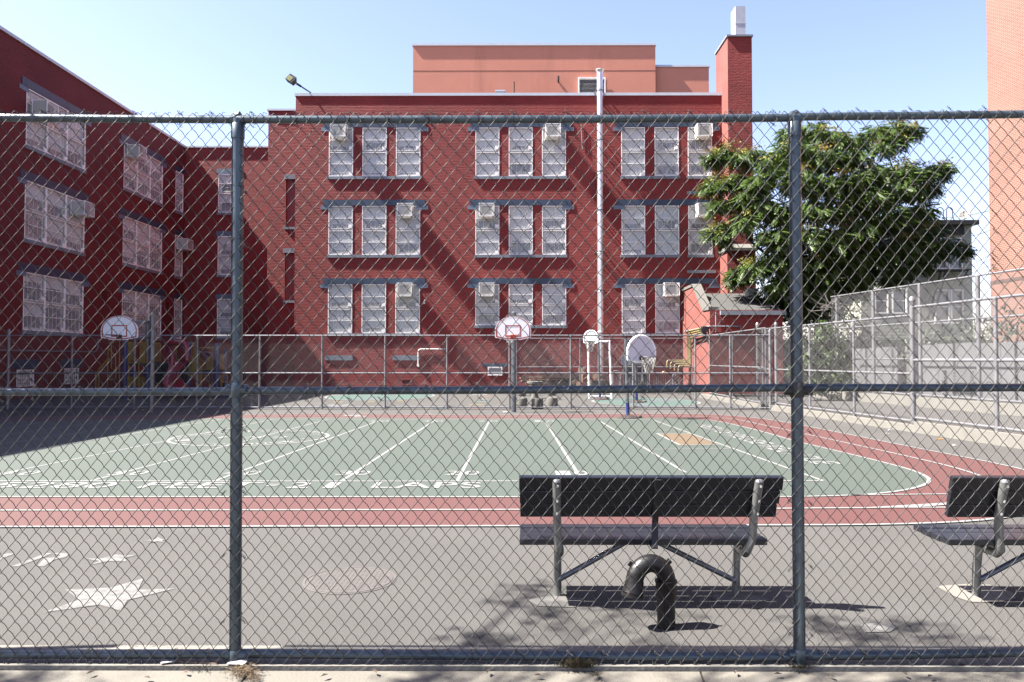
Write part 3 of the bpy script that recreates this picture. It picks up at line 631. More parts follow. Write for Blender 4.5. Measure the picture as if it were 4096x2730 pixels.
# ------------------------------------------------------------------ floodlight on the roof
fp = P(1243,372,YF+.1); fh = P(1166,322,YF-.9)
flt = thing('floodlight', 'black floodlight on a thin arm above the roof corner', 'floodlight', fp)
mb = MB(); mb.tube([fp+Vector((.2,.3,-.5)), fp, fp.lerp(fh,.75)], .035, 8); mb.build('arm', M['black'], flt)
mb = MB(); d = (fh-fp).normalized(); mb.tube([fp.lerp(fh,.52), fp.lerp(fh,.78)], .055, 8); mb.build('swivel', M['black'], flt)
mb = MB(); Mx = Matrix.Translation(fh) @ Euler((0, math.radians(33), 0)).to_matrix().to_4x4() @ Euler((math.radians(-22),0,0)).to_matrix().to_4x4()
mb.add([Mx @ Vector(p) for p in ((-.21,-.14,-.2),(.16,-.14,-.2),(.16,-.14,.2),(-.21,-.14,.2),(-.15,.14,-.12),(.2,.14,-.12),(.2,.14,.13),(-.15,.14,.13))], [(0,1,2,3),(5,4,7,6),(0,4,5,1),(1,5,6,2),(2,6,7,3),(3,7,4,0)])
mb.build('housing', M['black'], flt)
mb = MB(); mb.add([Mx @ Vector(p) for p in ((-.19,-.146,-.17),(.05,-.146,-.17),(.05,-.146,.10),(-.19,-.146,.10))], [(0,1,2,3)]); mb.build('lens', M['lens'], flt)
# ------------------------------------------------------------------ peach block behind the roof
YP = 49.0
pe = thing('stucco_building', 'flat peach stucco block rising behind the school roof', 'building', P(2100,1400,YP)*1)
pe.location = (P(2100,1400,YP).x, YP, 0)
x0, x1, x2 = P(1652,300,YP).x, P(2622,300,YP).x, P(2841,300,YP).x; z1, z2 = P(2060,184,YP).z, P(2060,297,YP+1.5).z
mb = MB(); mb.box((x0,YP,0),(x1,YP+12,z1)); mb.build('tall_block', M['stucco'], pe)
mb = MB(); mb.box((x1+.01,YP+.35,0),(x2,YP+10,z2)); mb.build('low_block', M['stucco'], pe)
mb = MB(); mb.box((x0-.06,YP-.07,z1),(x1+.06,YP+12.06,z1+.16)); mb.build('coping', M['coping'], pe)
mb = MB(); mb.box((x1+.07,YP+.28,z2),(x2+.06,YP+10.06,z2+.14)); mb.build('coping', M['coping'], pe)
zj = P(2060,284,YP).z; mb = MB(); mb.box((x0+.01,YP-.006,zj-.02),(x1-.01,YP-.0005,zj+.02)); mb.build('joint', mat('stucco_joint', (.14,.05,.034), .8), pe)
pw = Wall((0,YP,0),(1,0,0),(0,-1,0)); lvh = (P(2312,340,YP).x, P(2421,340,YP).x, P(2060,395,YP).z, P(2060,314,YP).z); louver(Wall((0,YP-.13,0),(1,0,0),(0,-1,0)), lvh, 14, pe, 'frame', .07)
mb = MB(); q = P(2233,330,YP); mb.bar(q, q+Vector((0,-.3,.3)), .09, .09); mb.bar(q+Vector((0,-.3,.3)), q+Vector((0,-.32,.05)), .12, .08); mb.build('wall_bracket', M['black'], pe)
mb = MB(); a, b = P(2055,400,45), P(2055,328,45); mb.tube([a-Vector((0,0,1.5)), b], .055, 8); tag(mb.build('vent_pipe', M['brownpost']), 'rusty brown vent pipe sticking up behind the parapet', 'pipe')
mb = MB(); a, b = P(1984,385,44), P(2018,364,44); mb.box((a.x,44,topf-.4),(b.x,44.6,b.z-.05)); mb.box((a.x-.05,43.95,b.z-.05),(b.x+.05,44.65,b.z+.04)); tag(mb.build('roof_hatch', M['coping']), 'small pale roof hatch just showing above the parapet', 'hatch')
# ------------------------------------------------------------------ annex with lean-to roof
XA, YA, ZG = 8.2, 31.35, .14
ax1 = P(3132,1400,YA).x
mb = MB(); mb.box((XA-.35,30.9,-.05),(20,47,ZG)); struct(mb.build('raised_yard', M['asphalt']))
an = thing('brick_annex', 'low red brick annex with sloping grey lean-to roof beside the chimney', 'building', (XA, YA, ZG))
prof = [(YA,-.1),(YA,3.68),(32.4,3.70),(34.0,4.78),(34.25,4.95),(36.5,4.92),(36.5,-.1)]
mb = MB(); mb.add([(XA,y,z) for y,z in prof]+[(XA+.3,y,z) for y,z in prof], [(0,1,2,3,4,5,6),(13,12,11,10,9,8,7)]); mb.build('side_wall', M['sunlit_y'], an)
mb = MB(); mb.add([(XA,YA-.004,-.1),(ax1,YA-.004,-.1),(ax1,YA-.004,3.68),(XA,YA-.004,3.68)], [(0,1,2,3)]); mb.add([(ax1,YA,-.1),(ax1,36.5,-.1),(ax1,36.5,3.68),(ax1,YA,3.68)], [(0,1,2,3)]); mb.build('front_wall', M['annex_x'], an)
mb = MB()
for (ya,za),(yb,zb) in zip(prof[1:5], prof[2:6]):
    mb.add([(XA-.05,ya,za),(XA-.05,yb,zb),(XA+.36,yb,zb),(XA+.36,ya,za),(XA-.05,ya,za+.12),(XA-.05,yb,zb+.12),(XA+.36,yb,zb+.12),(XA+.36,ya,za+.12)], [(0,1,2,3),(4,7,6,5),(0,4,5,1),(3,2,6,7)])
mb.add([(XA-.05,YA-.05,3.68),(XA+.36,YA-.05,3.68),(XA+.36,YA-.05,3.80),(XA-.05,YA-.05,3.80)], [(0,1,2,3)])
mb.build('side_coping', M['stone'], an)
mb = MB(); rz0, rz1 = 3.62, 4.72; mb.add([(XA+.36,YA+.05,rz0),(ax1,YA+.05,rz0),(ax1,35.3,rz1),(XA+.36,35.3,rz1)], [(0,1,2,3)]); mb.add([(XA+.36,35.3,rz1),(ax1,35.3,rz1),(ax1,36.5,rz1+.1),(XA+.36,36.5,rz1+.1)], [(0,1,2,3)])
mb.build('roof', mat('grey_roof_felt', (.03,.03,.029), .9, var=.15, scale=1.5), an)
mb = MB(); mb.box((XA+.42,YA-.14,3.46),(ax1+.1,YA+.02,3.64)); mb.build('gutter', M['sill'], an)
mb = MB(); q0, q1 = P(2988,1185,34.2), P(3022,1155,34.2); mb.box((q0.x,34,4.2),(q1.x,34.5,q1.z-.15)); mb.box((q0.x-.06,33.94,q1.z-.15),(q1.x+.06,34.56,q1.z-.02)); mb.build('roof_vent', M['coping'], an)
mb = MB(); p1 = PX(2738,1327,XA-.05); p2 = PX(2835,1306,XA-.05); p3 = P(2963,1306,YA-.05)
mb.tube([p1, p2, Vector((XA-.05,YA-.05,p2.z)), p3, P(2963,1338,YA-.05)], .028, 6); mb.tube([P(2863,1250,YA-.05), P(2863,1330,YA-.05)], .022, 6); mb.build('conduit', M['sill'], an)
mb = MB(); q = PX(2822,1316,XA-.12); mb.box((XA-.3,q.y-.12,q.z-.14),(XA-.001,q.y+.12,q.z+.1)); mb.tube([Vector((XA-.15,q.y,q.z-.14)),Vector((XA-.2,q.y,q.z-.3))], [.09,.12], 8); mb.build('wall_lamp', M['black'], an)
# blocked opening seen as a slight recess
mb = MB(); w = Wall((XA,0,0),(0,1,0),(-1,0,0)); w.box(mb, PX(2735,1250,XA).y-.45, PX(2735,1250,XA).y, PX(2735,1302,XA).z, PX(2735,1192,XA).z, -.01, .02); mb.build('blocked_window', M['sunlit_y'], an)
gp = thing('gas_pipes', 'bundle of yellow gas pipes bending along the sunlit annex wall', 'pipes', (XA-.15,34.5,1.5))
for i in range(4):
    t = i*.115; x = XA-.07-.05*i
    ya = PX(2750+i*4,1400,x).y; zt_ = PX(2750,1328+i*9,x).z; zl = PX(2750,1443+i*7,x).z; yb = PX(2806+i*2, 1310, x).y
    mb = MB(); mb.tube([(x,yb,PX(2806,1314+i*8,x).z),(x,ya-.06,zt_+.02),(x,ya,zt_-.05),(x,ya,zl+.06),(x-.05,ya+.02,zl),(x-.35-.14*(4-i),ya+.05,zl),(x-.40-.14*(4-i),ya+.05,zl-.05),(x-.40-.14*(4-i),ya+.05,zl-.3)], .036, 7); mb.build('pipe', M['gasyellow'], gp, True)
mb = MB(); pts = [PX(2760,1562,XA-.08), PX(2760,1385,XA-.08), PX(2772,1372,XA-.08), PX(2818,1348,XA-.08), PX(2824,1335,XA-.08)]; mb.tube(pts, .045, 7)
tag(mb.build('drain_pipe', M['black'], None, True), 'dark drain pipe bending up the sunlit annex wall', 'pipe')
# kerb wall below the right fence
A0, A1 = Vector((8.09,22.7,0)), Vector((9.04,13.2,0)); AD = (A1-A0).normalized()
def at(t): return A0 + AD*t
AN = Vector((-AD.y, AD.x, 0))
if AN.x < 0: AN = -AN
LA = (A1-A0).length
kw = MB()
def seg(mb, t0, t1, h0, h1, w=.28):
    a, b = at(t0), at(t1); mb.add([a, b, b+AN*w, a+AN*w, a+Vector((0,0,h0)), b+Vector((0,0,h1)), b+AN*w+Vector((0,0,h1)), a+AN*w+Vector((0,0,h0))], [(0,3,2,1),(4,5,6,7),(0,1,5,4),(1,2,6,5),(2,3,7,6),(3,0,4,7)])
seg(kw, -1.2, 6.35, .17, .15); seg(kw, 6.35, 20, .24, .24)
kwo = kw.build('kerb_wall', M['kerb']); tag(kwo, 'low pale concrete kerb wall along the right edge of the track', 'low wall')
kx = MB(); kx.add([(XA-.45,YA+.1,0),(XA-.1,YA+.1,0),(at(-1.2).x+.2,at(-1.2).y,0),(at(-1.2).x-.1,at(-1.2).y,0),(XA-.45,YA+.1,ZG),(XA-.1,YA+.1,ZG),(at(-1.2).x+.2,at(-1.2).y,ZG+.02),(at(-1.2).x-.1,at(-1.2).y,ZG+.02)], [(0,3,7,4),(4,7,6,5),(3,2,6,7),(1,5,6,2),(0,4,5,1)])
tag(kx.build('kerb_wall', M['kerb']), 'pale concrete kerb running back to the brick annex', 'low wall')
# ------------------------------------------------------------------ chain link
def chain(name, p0, p1, z0, z1, m, parent, pitch=.0723, rowh=.0429, r=.0017, sides=3, sub=1, warp=0.0, slope=0.0, off=None):
    p0 = np.array(p0[:2], float); p1 = np.array(p1[:2], float); d = p1-p0; Lw = np.hypot(*d); d /= Lw; n = np.array([-d[1], d[0]])
    nr = int(round((z1-z0)/rowh)); nw = int(Lw/(pitch/2)); K = nr*sub+1
    k = np.arange(K)/sub; m_ = np.arange(nw)
    kf = np.floor(k).astype(int); fr = k-kf
    par = (kf[None,:] + m_[:,None]) % 2                                  # 0: at left point
    t = np.where(par == 0, fr, 1-fr); xs = (m_[:,None] + t)*pitch/2
    front = np.where(par == 0, -1., 1.)*np.sin(np.pi*fr)[None,:]*r*1.5 if sub > 1 else np.where((k[None,:]+m_[:,None]) % 2 < 1, -r, r)
    zs = np.broadcast_to(z0 + k*rowh, xs.shape).copy() + slope*xs
    rough = np.random.default_rng(5)
    if warp:
        zs0 = zs.copy()
        zs += warp*(np.sin(xs*1.1+1)*.9 + np.sin(xs*2.7+zs0*1.9)*.5); xs = xs + warp*(np.sin(zs0*2.3+xs*.8)*1.2 + np.sin(zs0*5.1+xs*2.2)*.35 + np.sin(xs*.7)*1.5)
        front = front + warp*.8*np.sin(xs*1.7+zs0*1.3)
        if sub > 1:
            bow = np.sin(np.pi*fr)[None,:]*np.where(par == 0, .0, 1.); zs += bow*.0035; xs = xs + bow*.003
    px = p0[0]+d[0]*xs + n[0]*front; py = p0[1]+d[1]*xs + n[1]*front
    ctr = np.stack([px,py,zs], -1)                                       # nw,K,3
    tg = np.gradient(ctr, axis=1); tg /= np.linalg.norm(tg, axis=2, keepdims=True)
    nn = np.array([n[0],n[1],0.]); a = np.cross(tg, nn); a /= np.linalg.norm(a, axis=2, keepdims=True); b = np.cross(tg, a)
    ang = np.arange(sides)*2*np.pi/sides + .5
    V = ctr[:,:,None,:] + r*(a[:,:,None,:]*np.cos(ang)[None,None,:,None] + b[:,:,None,:]*np.sin(ang)[None,None,:,None])
    idx = np.arange(nw*K*sides).reshape(nw,K,sides); j2 = (np.arange(sides)+1) % sides
    Q = np.stack([idx[:,:-1,:], idx[:,:-1,:][:,:,j2], idx[:,1:,:][:,:,j2], idx[:,1:,:]], -1).reshape(-1,4)
    return np_mesh(name, V.reshape(-1,3), Q, m, parent, smooth=True)
# nearest fence ----------------------------------------------------
YFN = 3.965
ff = thing('chain_link_fence', 'nearest chain link fence with blue grey pipe rails across the whole view', 'fence', (0, YFN, 0))
def nf(u, v, dy=0): return P(u, v, YFN+dy)
chain('mesh', (-3.62, YFN-.028), (3.68, YFN-.028), .0, 2.915, M['fencewire'], ff, r=.00195, sides=5, sub=4, warp=.0065)
pr = .031
def front_post(u0, v0, u1, v1):
    a, b = nf(u0, v0), nf(u1, v1); mb = MB(); mb.tube([Vector((b.x,b.y,-.03)), Vector((a.x,a.y,a.z))], pr, 18); o = mb.build('post', M['frontpipe'], ff, True); return a, b, o
for (u0,v0,u1,v1) in ((952,478,941,2646), (3178,470,3198,2650)):
    a, b, o = front_post(u0, v0, u1, v1)
    mb = MB(); mb.lathe([(pr+.004,-.085),(pr+.004,-.01),(pr-.004,.0),(.024,.012)], (a.x,a.y,a.z-.02), 18); mb.tube([a+Vector((-.012,-.0,.0)), a+Vector((-.008,0,.018)), a+Vector((.006,0,.026)), a+Vector((.016,0,.012))], [.018,.021,.018,.012], 8); mb.tube([a+Vector((-.035,0,-.005)), a+Vector((.035,0,-.005))], .0265, 12); mb.build('post_cap', M['frontpipe'], ff, True)
    c = nf(u0+(u1-u0)*.5, 1560); mb = MB(); s = 1 if u0 > 2000 else .8
    mb.tube([c+Vector((-.065*s,0,0)), c+Vector((.075*s,0,0))], .0285, 12); mb.lathe([(pr+.002,-.04),(pr+.006,-.035),(pr+.006,.035),(pr+.002,.04)], (c.x,c.y,c.z), 16); mb.build('rail_clamp', M['black'] if u0 > 2000 else M['frontpipe'], ff, True)
    c = nf(u1, 2618); mb = MB(); mb.tube([c+Vector((-.06,0,0)), c+Vector((.06,0,0))], .027, 12); mb.lathe([(pr+.002,-.03),(pr+.005,-.025),(pr+.005,.025),(pr+.002,.03)], (c.x,c.y,c.z), 16); mb.build('rail_clamp', M['frontpipe'], ff, True)
xl, xr_ = -600, 4700
rails = [((xl,462),(949,479)),((949,479),(3178,472)),((3178,468),(xr_,446)),((xl,1566),(940,1566)),((940,1564),(3188,1551)),((3188,1551),(xr_,1546)),((xl,2611),(940,2616)),((940,2614),(3197,2628)),((3197,2625),(xr_,2594))]
for i, (p, q) in enumerate(rails):
    mb = MB(); a, b = nf(*p), nf(*q); n = 26; pts = [a.lerp(b, k/n)+Vector((0,0,-.004*math.sin(PI*k/n))) for k in range(n+1)]
    mb.tube(pts, .0212 if i < 6 else .0235, 14); mb.build('rail', M['frontpipe'], ff, True)
# outer posts just beyond the frame keep the rails held
for u in (-1300, 5450):
    a, b, o = front_post(u, 470, u, 2646)
# wire ties: coil ends holding the mesh to the rails and posts
ty = MB(); rt = random.Random(11)
def tie(c, vert=False):
    c = Vector(c); pts = []
    R = (.0215+.004) if not vert else (pr+.003)
    for i in range(9):
        t = PI*(.1+1.8*i/8)
        pts.append(c + (Vector((.01*i/8, -math.cos(t+.3)*R*1.15, math.sin(t+.3)*R*1.1)) if not vert else Vector((math.sin(t)*R, -math.cos(t)*R*1.1, .01*i/8))))
    ty.tube(pts, .0016, 4)
    for sgn in (-1, 1):
        e = c + (Vector((rt.uniform(-.01,.02), -.033, sgn*(R+.008))) if not vert else Vector((sgn*(R+.01), -.03, rt.uniform(-.03,-.005))))
        coil = [e + Vector((.0055*math.cos(k*1.3)+ .0016*k*(1 if not vert else sgn*.9), .0055*math.sin(k*1.3)*.6, -.0014*k + .0045*math.sin(k*1.3))) for k in range(16)]
        ty.tube(coil, .0017, 4)
for i, (p, q) in enumerate(rails):
    a, b = nf(*p), nf(*q); L_ = (b-a).length; k = int(L_/.215)
    for j in range(k):
        c = a.lerp(b, (j+.5+rt.uniform(-.15,.15))/k)
        if abs(c.x) < 3.2: tie(c)
for u0, u1 in ((952,941),(3178,3198)):
    for v in (720, 960, 1180, 1400, 1700, 1960, 2230, 2480): tie(nf(u0+(u1-u0)*(v-480)/2170, v+rt.uniform(-30,30)), True)
tyo = ty.build('wire_tie', M['fencewire'], ff); tyo['kind'] = 'stuff'
# selvage: bent or twisted wire ends above the top rail and under the bottom rail
sv = MB(); nX = int(7.3/.0723)
for i in range(nX):
    x = -3.62+.0723*(i+.5); z = 2.912+ .0065*(math.sin((x+3.62)*1.1+1)*.9); 
    y = YFN-.028
    sv.tube([(x-.004,y,z-.012),(x+.002,y-.003,z+.006),(x+.012+rt.uniform(-.006,.01),y+.004,z+rt.uniform(-.004,.012))], .0018, 4)
    zb = .008+.006*math.sin(x*1.7); sv.tube([(x-.036,y,zb+.012),(x-.034,y-.004,zb-.004),(x-.038,y+.004,zb-.014),(x-.034+rt.uniform(-.006,.006),y-.003,zb-.028)], .0024, 4)
svo = sv.build('wire_end', M['fencewire'], ff); svo['kind'] = 'stuff'
# ------------------------------------------------------------------ other chain link fences
def fence(label, base, height, posts, z0=0.0, midh=None, rpost=.03, rrail=.021, bottom=True, wire=.0022, pipe='farpipe', mesh=True, group=None, pitch=.0723, wiremat='farwire', caps=True):
    """base: list of ground points; posts: list of (point, extra height)"""
    t = thing('chain_link_fence', label, 'fence', (base[0][0], base[0][1], z0), group)
    if mesh:
        for a, b in zip(base[:-1], base[1:]): chain('mesh', a, b, a[2]+.03, a[2]+height, M[wiremat], t, r=wire, pitch=pitch, rowh=pitch*.593, slope=0)
    for a, b in zip(base[:-1], base[1:]):
        a = Vector(a); b = Vector(b)
        hs_ = [height] + ([midh] if midh else []) + ([.07] if bottom else [])
        for hh in hs_:
            mb = MB(); mb.tube([a+Vector((0,0,hh)), b+Vector((0,0,hh))], rrail, 8); mb.build('rail', M[pipe], t, True)
    for p, ex in posts:
        p = Vector(p); mb = MB(); rr_ = rpost*(1.45 if ex > .08 else 1); mb.tube([p-Vector((0,0,.05)), p+Vector((0,0,height+ex))], rr_, 10)
        if ex > .08: mb.lathe([(rr_*1.15,-.03),(rr_*1.15,.02),(rr_*.7,.07),(.005,.09)], (p.x,p.y,p.z+height+ex), 10)
        mb.build('post', M[pipe], t, True)
    return t
# across the back of the court
YC = 23.8
def yc(u): return Vector((P(u,1600,YC).x, YC, 0))
corner = at(-.75); 
fence('chain link fence across the yard behind the running track', [yc(-900), yc(2782), Vector((corner.x, corner.y, 0))], 2.36,
      [(yc(32), .13)] + [(yc(u), 0) for u in (286,537,787,1038,1288,1540,1788,2038,2283,2533,2782)] + [(yc(2782).lerp(corner, .47), 0), (corner, .12)], 0, 1.16, .032, .023)
# enclosure fence against the school
YD = 34.0
def yd(u): return Vector((P(u,1600,YD).x, YD, 0))
fence('lower chain link enclosure in front of the school wall and timber heap', [yd(2067), yd(2817)], 2.55, [(yd(u), 0) for u in (2067,2321,2570,2817)], 0, 1.25, .03, .022)
# gate panel between annex and corner post
gA = Vector((XA-.1, YA-.3, ZG)); fence('chain link panel beside the annex with a wire gate', [gA, Vector((corner.x-.12, corner.y+.05, ZG))], 2.45, [(gA, 0), (gA.lerp(Vector((corner.x,corner.y,ZG)), .45), 0), (Vector((corner.x-.12,corner.y+.05,ZG)), 0)], ZG, 1.2, .032, .023, wiremat='fencewire')
# along the kerb wall on the right
def atz(t, z): p = at(t) + AN*.14; return Vector((p.x, p.y, z))
def tofu(u, z):       # parameter along the kerb wall for a photo column
    lo, hi = -2., 16.
    for _ in range(40):
        md = (lo+hi)/2; p = atz(md, z); d = RM.transposed() @ (p-EYE); uu = 2048 + F*d.x/-d.z
        if uu < u: lo = md
        else: hi = md
    return lo
ts = [tofu(u, .16) for u in (3010,3053,3106,3241,3418)]; t5 = tofu(3654,.2); t6 = tofu(3989,.24)
fence('tall grey chain link fence on the kerb wall beside the track', [atz(ts[0],.16), atz(t5,.16)], 2.42, [(atz(ts[0],.16),.16),(atz(ts[1],.16),0),(atz(ts[2],.16),.12),(atz(ts[3],.16),0),(atz(ts[4],.16),0)], .16, 1.12, .035, .025, wire=.0028)
fence('nearer chain link fence section on the higher kerb at right edge', [atz(t5,.24), atz(t6+7,.24)], 2.52, [(atz(t5,.24),.16),(atz(t6,.24),0),(atz(t6+3.4,.24),0)], .24, 1.34, .04, .027, wire=.0026)
# outer boundary: low wall, taller fence, sheet wall
B0, B1 = Vector((12.55,28.6,0)), Vector((13.8,20.2,0)); BD = (B1-B0).normalized(); BNv = Vector((-BD.y,BD.x,0)); BNv = BNv if BNv.x > 0 else -BNv
poly('side_path', [(8.3,30.9), tuple(at(-1.2)+AN*.2)[:2], tuple(at(20)+AN*.2)[:2], tuple(B1+BD*12+BNv*.05)[:2], tuple(B0-BD*2.4+BNv*.05)[:2]], .05, M['asphalt'])
mb = MB()
def bs(mb, a, b, h, w): 
    mb.add([a,b,b+BNv*w,a+BNv*w]+[q+Vector((0,0,h)) for q in (a,b,b+BNv*w,a+BNv*w)], [(4,5,6,7),(0,1,5,4),(1,2,6,5),(2,3,7,6),(3,0,4,7)])
bs(mb, B0-BD*4, B1+BD*12, .36, .35); tag(mb.build('retaining_wall', M['kerb']), 'pale concrete retaining wall under the tall boundary fence', 'low wall')
poly('upper_path', [tuple((B0-BD*8+BNv*.3))[:2], tuple((B1+BD*12+BNv*.3))[:2], tuple((B1+BD*12+BNv*6))[:2], tuple((B0-BD*8+BNv*6))[:2]], .33, M['asphalt'])
def bp(t): return B0+BD*t+BNv*.18+Vector((0,0,.36))
def bt(u):
    lo, hi = -6., 14.
    for _ in range(40):
        md = (lo+hi)/2; d = RM.transposed() @ (bp(md)-EYE); uu = 2048 + F*d.x/-d.z
        if uu < u: lo = md
        else: hi = md
    return lo
bpost = [bt(u) for u in (3351,3497,3684,3918)]
fence('tallest boundary chain link fence with thick pale posts on the retaining wall', [bp(bpost[0]-.4), bp(bpost[3]+8)], 3.72, [(bp(t),0) for t in bpost]+[(bp(bpost[3]+2.6),0),(bp(bpost[3]+5.2),0)], .36, 2.45, .062, .028, wire=.0036)
mb = MB(); 
for hh in (1.25,): mb.tube([bp(bpost[0]-.4)+Vector((0,0,hh)), bp(bpost[3]+8)+Vector((0,0,hh))], .024, 8)
tag(mb.build('pipe_handrail', M['farpipe']), 'pale pipe rail running along the boundary fence', 'handrail')
# grey sheet wall behind
S0, S1 = B0+BNv*1.35, B1+BNv*1.35
def stt_(u):
    lo, hi = -8., 18.
    for _ in range(40):
        md = (lo+hi)/2; d = RM.transposed() @ (S0+BD*md+Vector((0,0,1.2))-EYE); uu = 2048 + F*d.x/-d.z
        if uu < u: lo = md
        else: hi = md
    return lo
def sheet(label, a, b, z1):
    t = thing('sheet_metal_fence', label, 'fence', a); d = (b-a).normalized(); n = int((b-a).length/.9)
    for i in range(n):
        p, q = a+d*(.9*i+.012), a+d*(.9*(i+1)-.012); mb = MB(); k = 6; vs = []
        for j in range(k+1):
            o = BNv*(.012 if j % 2 else 0); c = p.lerp(q, j/k)+o; vs += [(c.x,c.y,.3),(c.x,c.y,z1+.02*((i*7) % 3))]
        mb.add(vs, [(2*j,2*j+2,2*j+3,2*j+1) for j in range(k)]); mb.build('panel', M['panel'], t)
        mb = MB(); mb.box(tuple(q+BNv*.03+Vector((-.03,-.03,.3))), tuple(q+BNv*.03+Vector((.03,.03,z1-.05)))); mb.build('support', M['galv'], t)
sheet('long grey rust streaked sheet metal fence at the right edge', S0+BD*stt_(3680), S1+BD*9, 2.1); sheet('short grey sheet metal fence beside the climbing vine', S0+BD*stt_(3415), S0+BD*stt_(3622), 2.02)
mb = MB(); c = S0+BD*stt_(3650); mb.box((c.x-.14,c.y-.14,.3),(c.x+.14,c.y+.14,1.85)); mb.box((c.x-.18,c.y-.18,1.85),(c.x+.18,c.y+.18,1.93)); tag(mb.build('gate_pier', M['stone']), 'short pale pier standing between the two sheet metal fences', 'pier')
# slatted bench behind the boundary fence
sbp = B0+BD*(bt(3735))+BNv*.85; sbp.z = .33
sb = thing('slatted_bench', 'pale slatted bench standing behind the tall boundary fence', 'bench', sbp)
for nm, zs_, off in (('seat', [.43], 0), ('backrest', [.55,.66,.77,.88], .2)):
    mb = MB()
    for z in zs_:
        if nm == 'seat':
            for k in range(4): mb.bar(sbp+BNv*(-.2+.1*k)-BD*.65+Vector((0,0,z)), sbp+BNv*(-.2+.1*k)+BD*.65+Vector((0,0,z)), .08, .03)
        else: mb.bar(sbp+BNv*off-BD*.65+Vector((0,0,z)), sbp+BNv*off+BD*.65+Vector((0,0,z)), .03, .07)
    mb.build(nm, M['farpipe'], sb)
for s in (-.55,.55):
    mb = MB(); mb.bar(sbp+BD*s+BNv*.22, sbp+BD*s+BNv*.22+Vector((0,0,.9)), .05, .05); mb.bar(sbp+BD*s-BNv*.2, sbp+BD*s-BNv*.2+Vector((0,0,.42)), .05, .05); mb.build('leg', M['galv'], sb)
# ------------------------------------------------------------------ benches
def make_bench(dx, label, ext=0.0):
    t = thing('park_bench', label, 'bench', (dx+.9, 5.05, 0), 'black plank benches along the fence')
    xL, xR = .03-ext, 1.70
    # back: three planks leaning towards the fence
    zt_, yt_, zb_, yb_ = .850, 4.765, .575, 4.855
    d = Vector((0, yt_-yb_, zt_-zb_)); dn = d.normalized(); n = Vector((0, dn.z, -dn.y))
    bk = []
    for i in range(3):
        mb = MB(); a = Vector((0,yb_,zb_))+dn*(d.length*(i/3)+.003); b = Vector((0,yb_,zb_))+dn*(d.length*((i+1)/3)-.003)
        e = .004*(1-i); f = .012*(i-1)
        vs = []
        for off in (0, .038):
            for x, p in ((xL+dx+e,a),(xR+dx+f,a),(xR+dx+f,b),(xL+dx+e,b)): q = p+n*off; vs.append((x,q.y,q.z))
        mb.add(vs, [(0,1,2,3),(7,6,5,4),(0,4,5,1),(1,5,6,2),(2,6,7,3),(3,7,4,0)]); o = mb.build('back_plank', M['plank'], t)
        md = o.modifiers.new('bevel','BEVEL'); md.width = .005; md.segments = 2
    for i in range(4):
        mb = MB(); y0 = 4.83+.113*i; mb.box((xL+dx+.002*i, y0, .397+.004*abs(i-1.5)), (xR+dx-.075+.0*i, y0+.105, .436+.004*abs(i-1.5))); o = mb.build('seat_plank', M['plank'], t)
        md = o.modifiers.new('bevel','BEVEL'); md.width = .005; md.segments = 2
    for xs_, xb in ((.265,.288),(1.545,1.495)):
        x0, x1 = xs_+dx, xb+dx; off = Vector((0,-.03,0))
        mb = MB(); top = Vector((x0, yt_-.028, .826)); mb.tube([top, Vector((x0+(x1-x0)*.2, 4.815, .60)), Vector((x0+(x1-x0)*.45,4.822,.44)), Vector((x1,4.83,.375)), Vector((x1,4.87,.345)), Vector((x1,5.0,.345)), Vector((x1,5.06,.345))], [.027,.027,.027,.028,.03,.03,.026], 14); mb.lathe([(.027,-.004),(.027,.002),(.021,.012),(.004,.017)], tuple(top), 14)
        mb.build('back_post', M['benchmetal'], t, True)
        mb = MB(); mb.tube([(x1,5.09,-.02),(x1,5.08,.2),(x1,5.06,.30),(x1,5.05,.385)], [.0275,.027,.026,.022], 14); mb.build('leg', M['benchmetal'], t, True)
        mb = MB()
        for z in (.80,.70,.615): p = Vector((x0+.004, yt_-.028+(yb_-yt_)*(.826-z)/.26-.026, z)); mb.lathe([(.008,-.008),(.008,.008)], tuple(p), 8)
        mb.build('bolt', M['steel'], t)
        mb = MB(); mb.bar((x1,4.86,.385),(x1,5.28,.385),.05,.012); mb.build('seat_bracket', M['benchmetal'], t)
    xm = .905+dx
    mb = MB(); mb.bar((xm+.005,4.755,.835),(xm,4.845,.55),.04,.012,0,(0,1,0)); mb.bar((xm,4.845,.55),(xm-.012,4.80,.395),.04,.012,0,(0,1,0)); mb.bar((xm-.01,4.80,.392),(xm-.01,5.28,.392),.04,.01); mb.build('centre_strap', M['black'], t)
    for a, b in (((.30,5.07,.115),(.76,5.03,.385)), ((1.49,5.07,.105),(.93,5.03,.388))):
        mb = MB(); mb.tube([(a[0]+dx,a[1],a[2]),(b[0]+dx,b[1],b[2])], .0185, 10); mb.build('brace', M['galv'], t, True)
    return t
make_bench(0, 'black plank bench seen from behind beside the bent vent pipe')
make_bench(2.83, 'black plank bench cut off by the right edge of the photo', .07)
fp_ = MB(); fp_.add([tuple(G(u,v,.005)) for u,v in ((3745,2345),(3880,2335),(3960,2340),(4050,2370),(4065,2395),(3990,2410),(3880,2408),(3815,2385))], [tuple(range(8))][:1]); tag(fp_.build('concrete_footing', M['kerb']), 'pale concrete footing patch under the right bench leg', 'footing')
fp_ = MB(); fp_.add([tuple(G(u,v,.0045)) for u,v in ((2840,2385),(2920,2372),(3010,2380),(3080,2400),(2990,2420),(2880,2412))], [tuple(range(6))]); struct(fp_.build('paint_spill', mix_over(mat('pale_spill', (.066,.064,.061), .9), (.05,.048,.046), .42, .58, 9)))
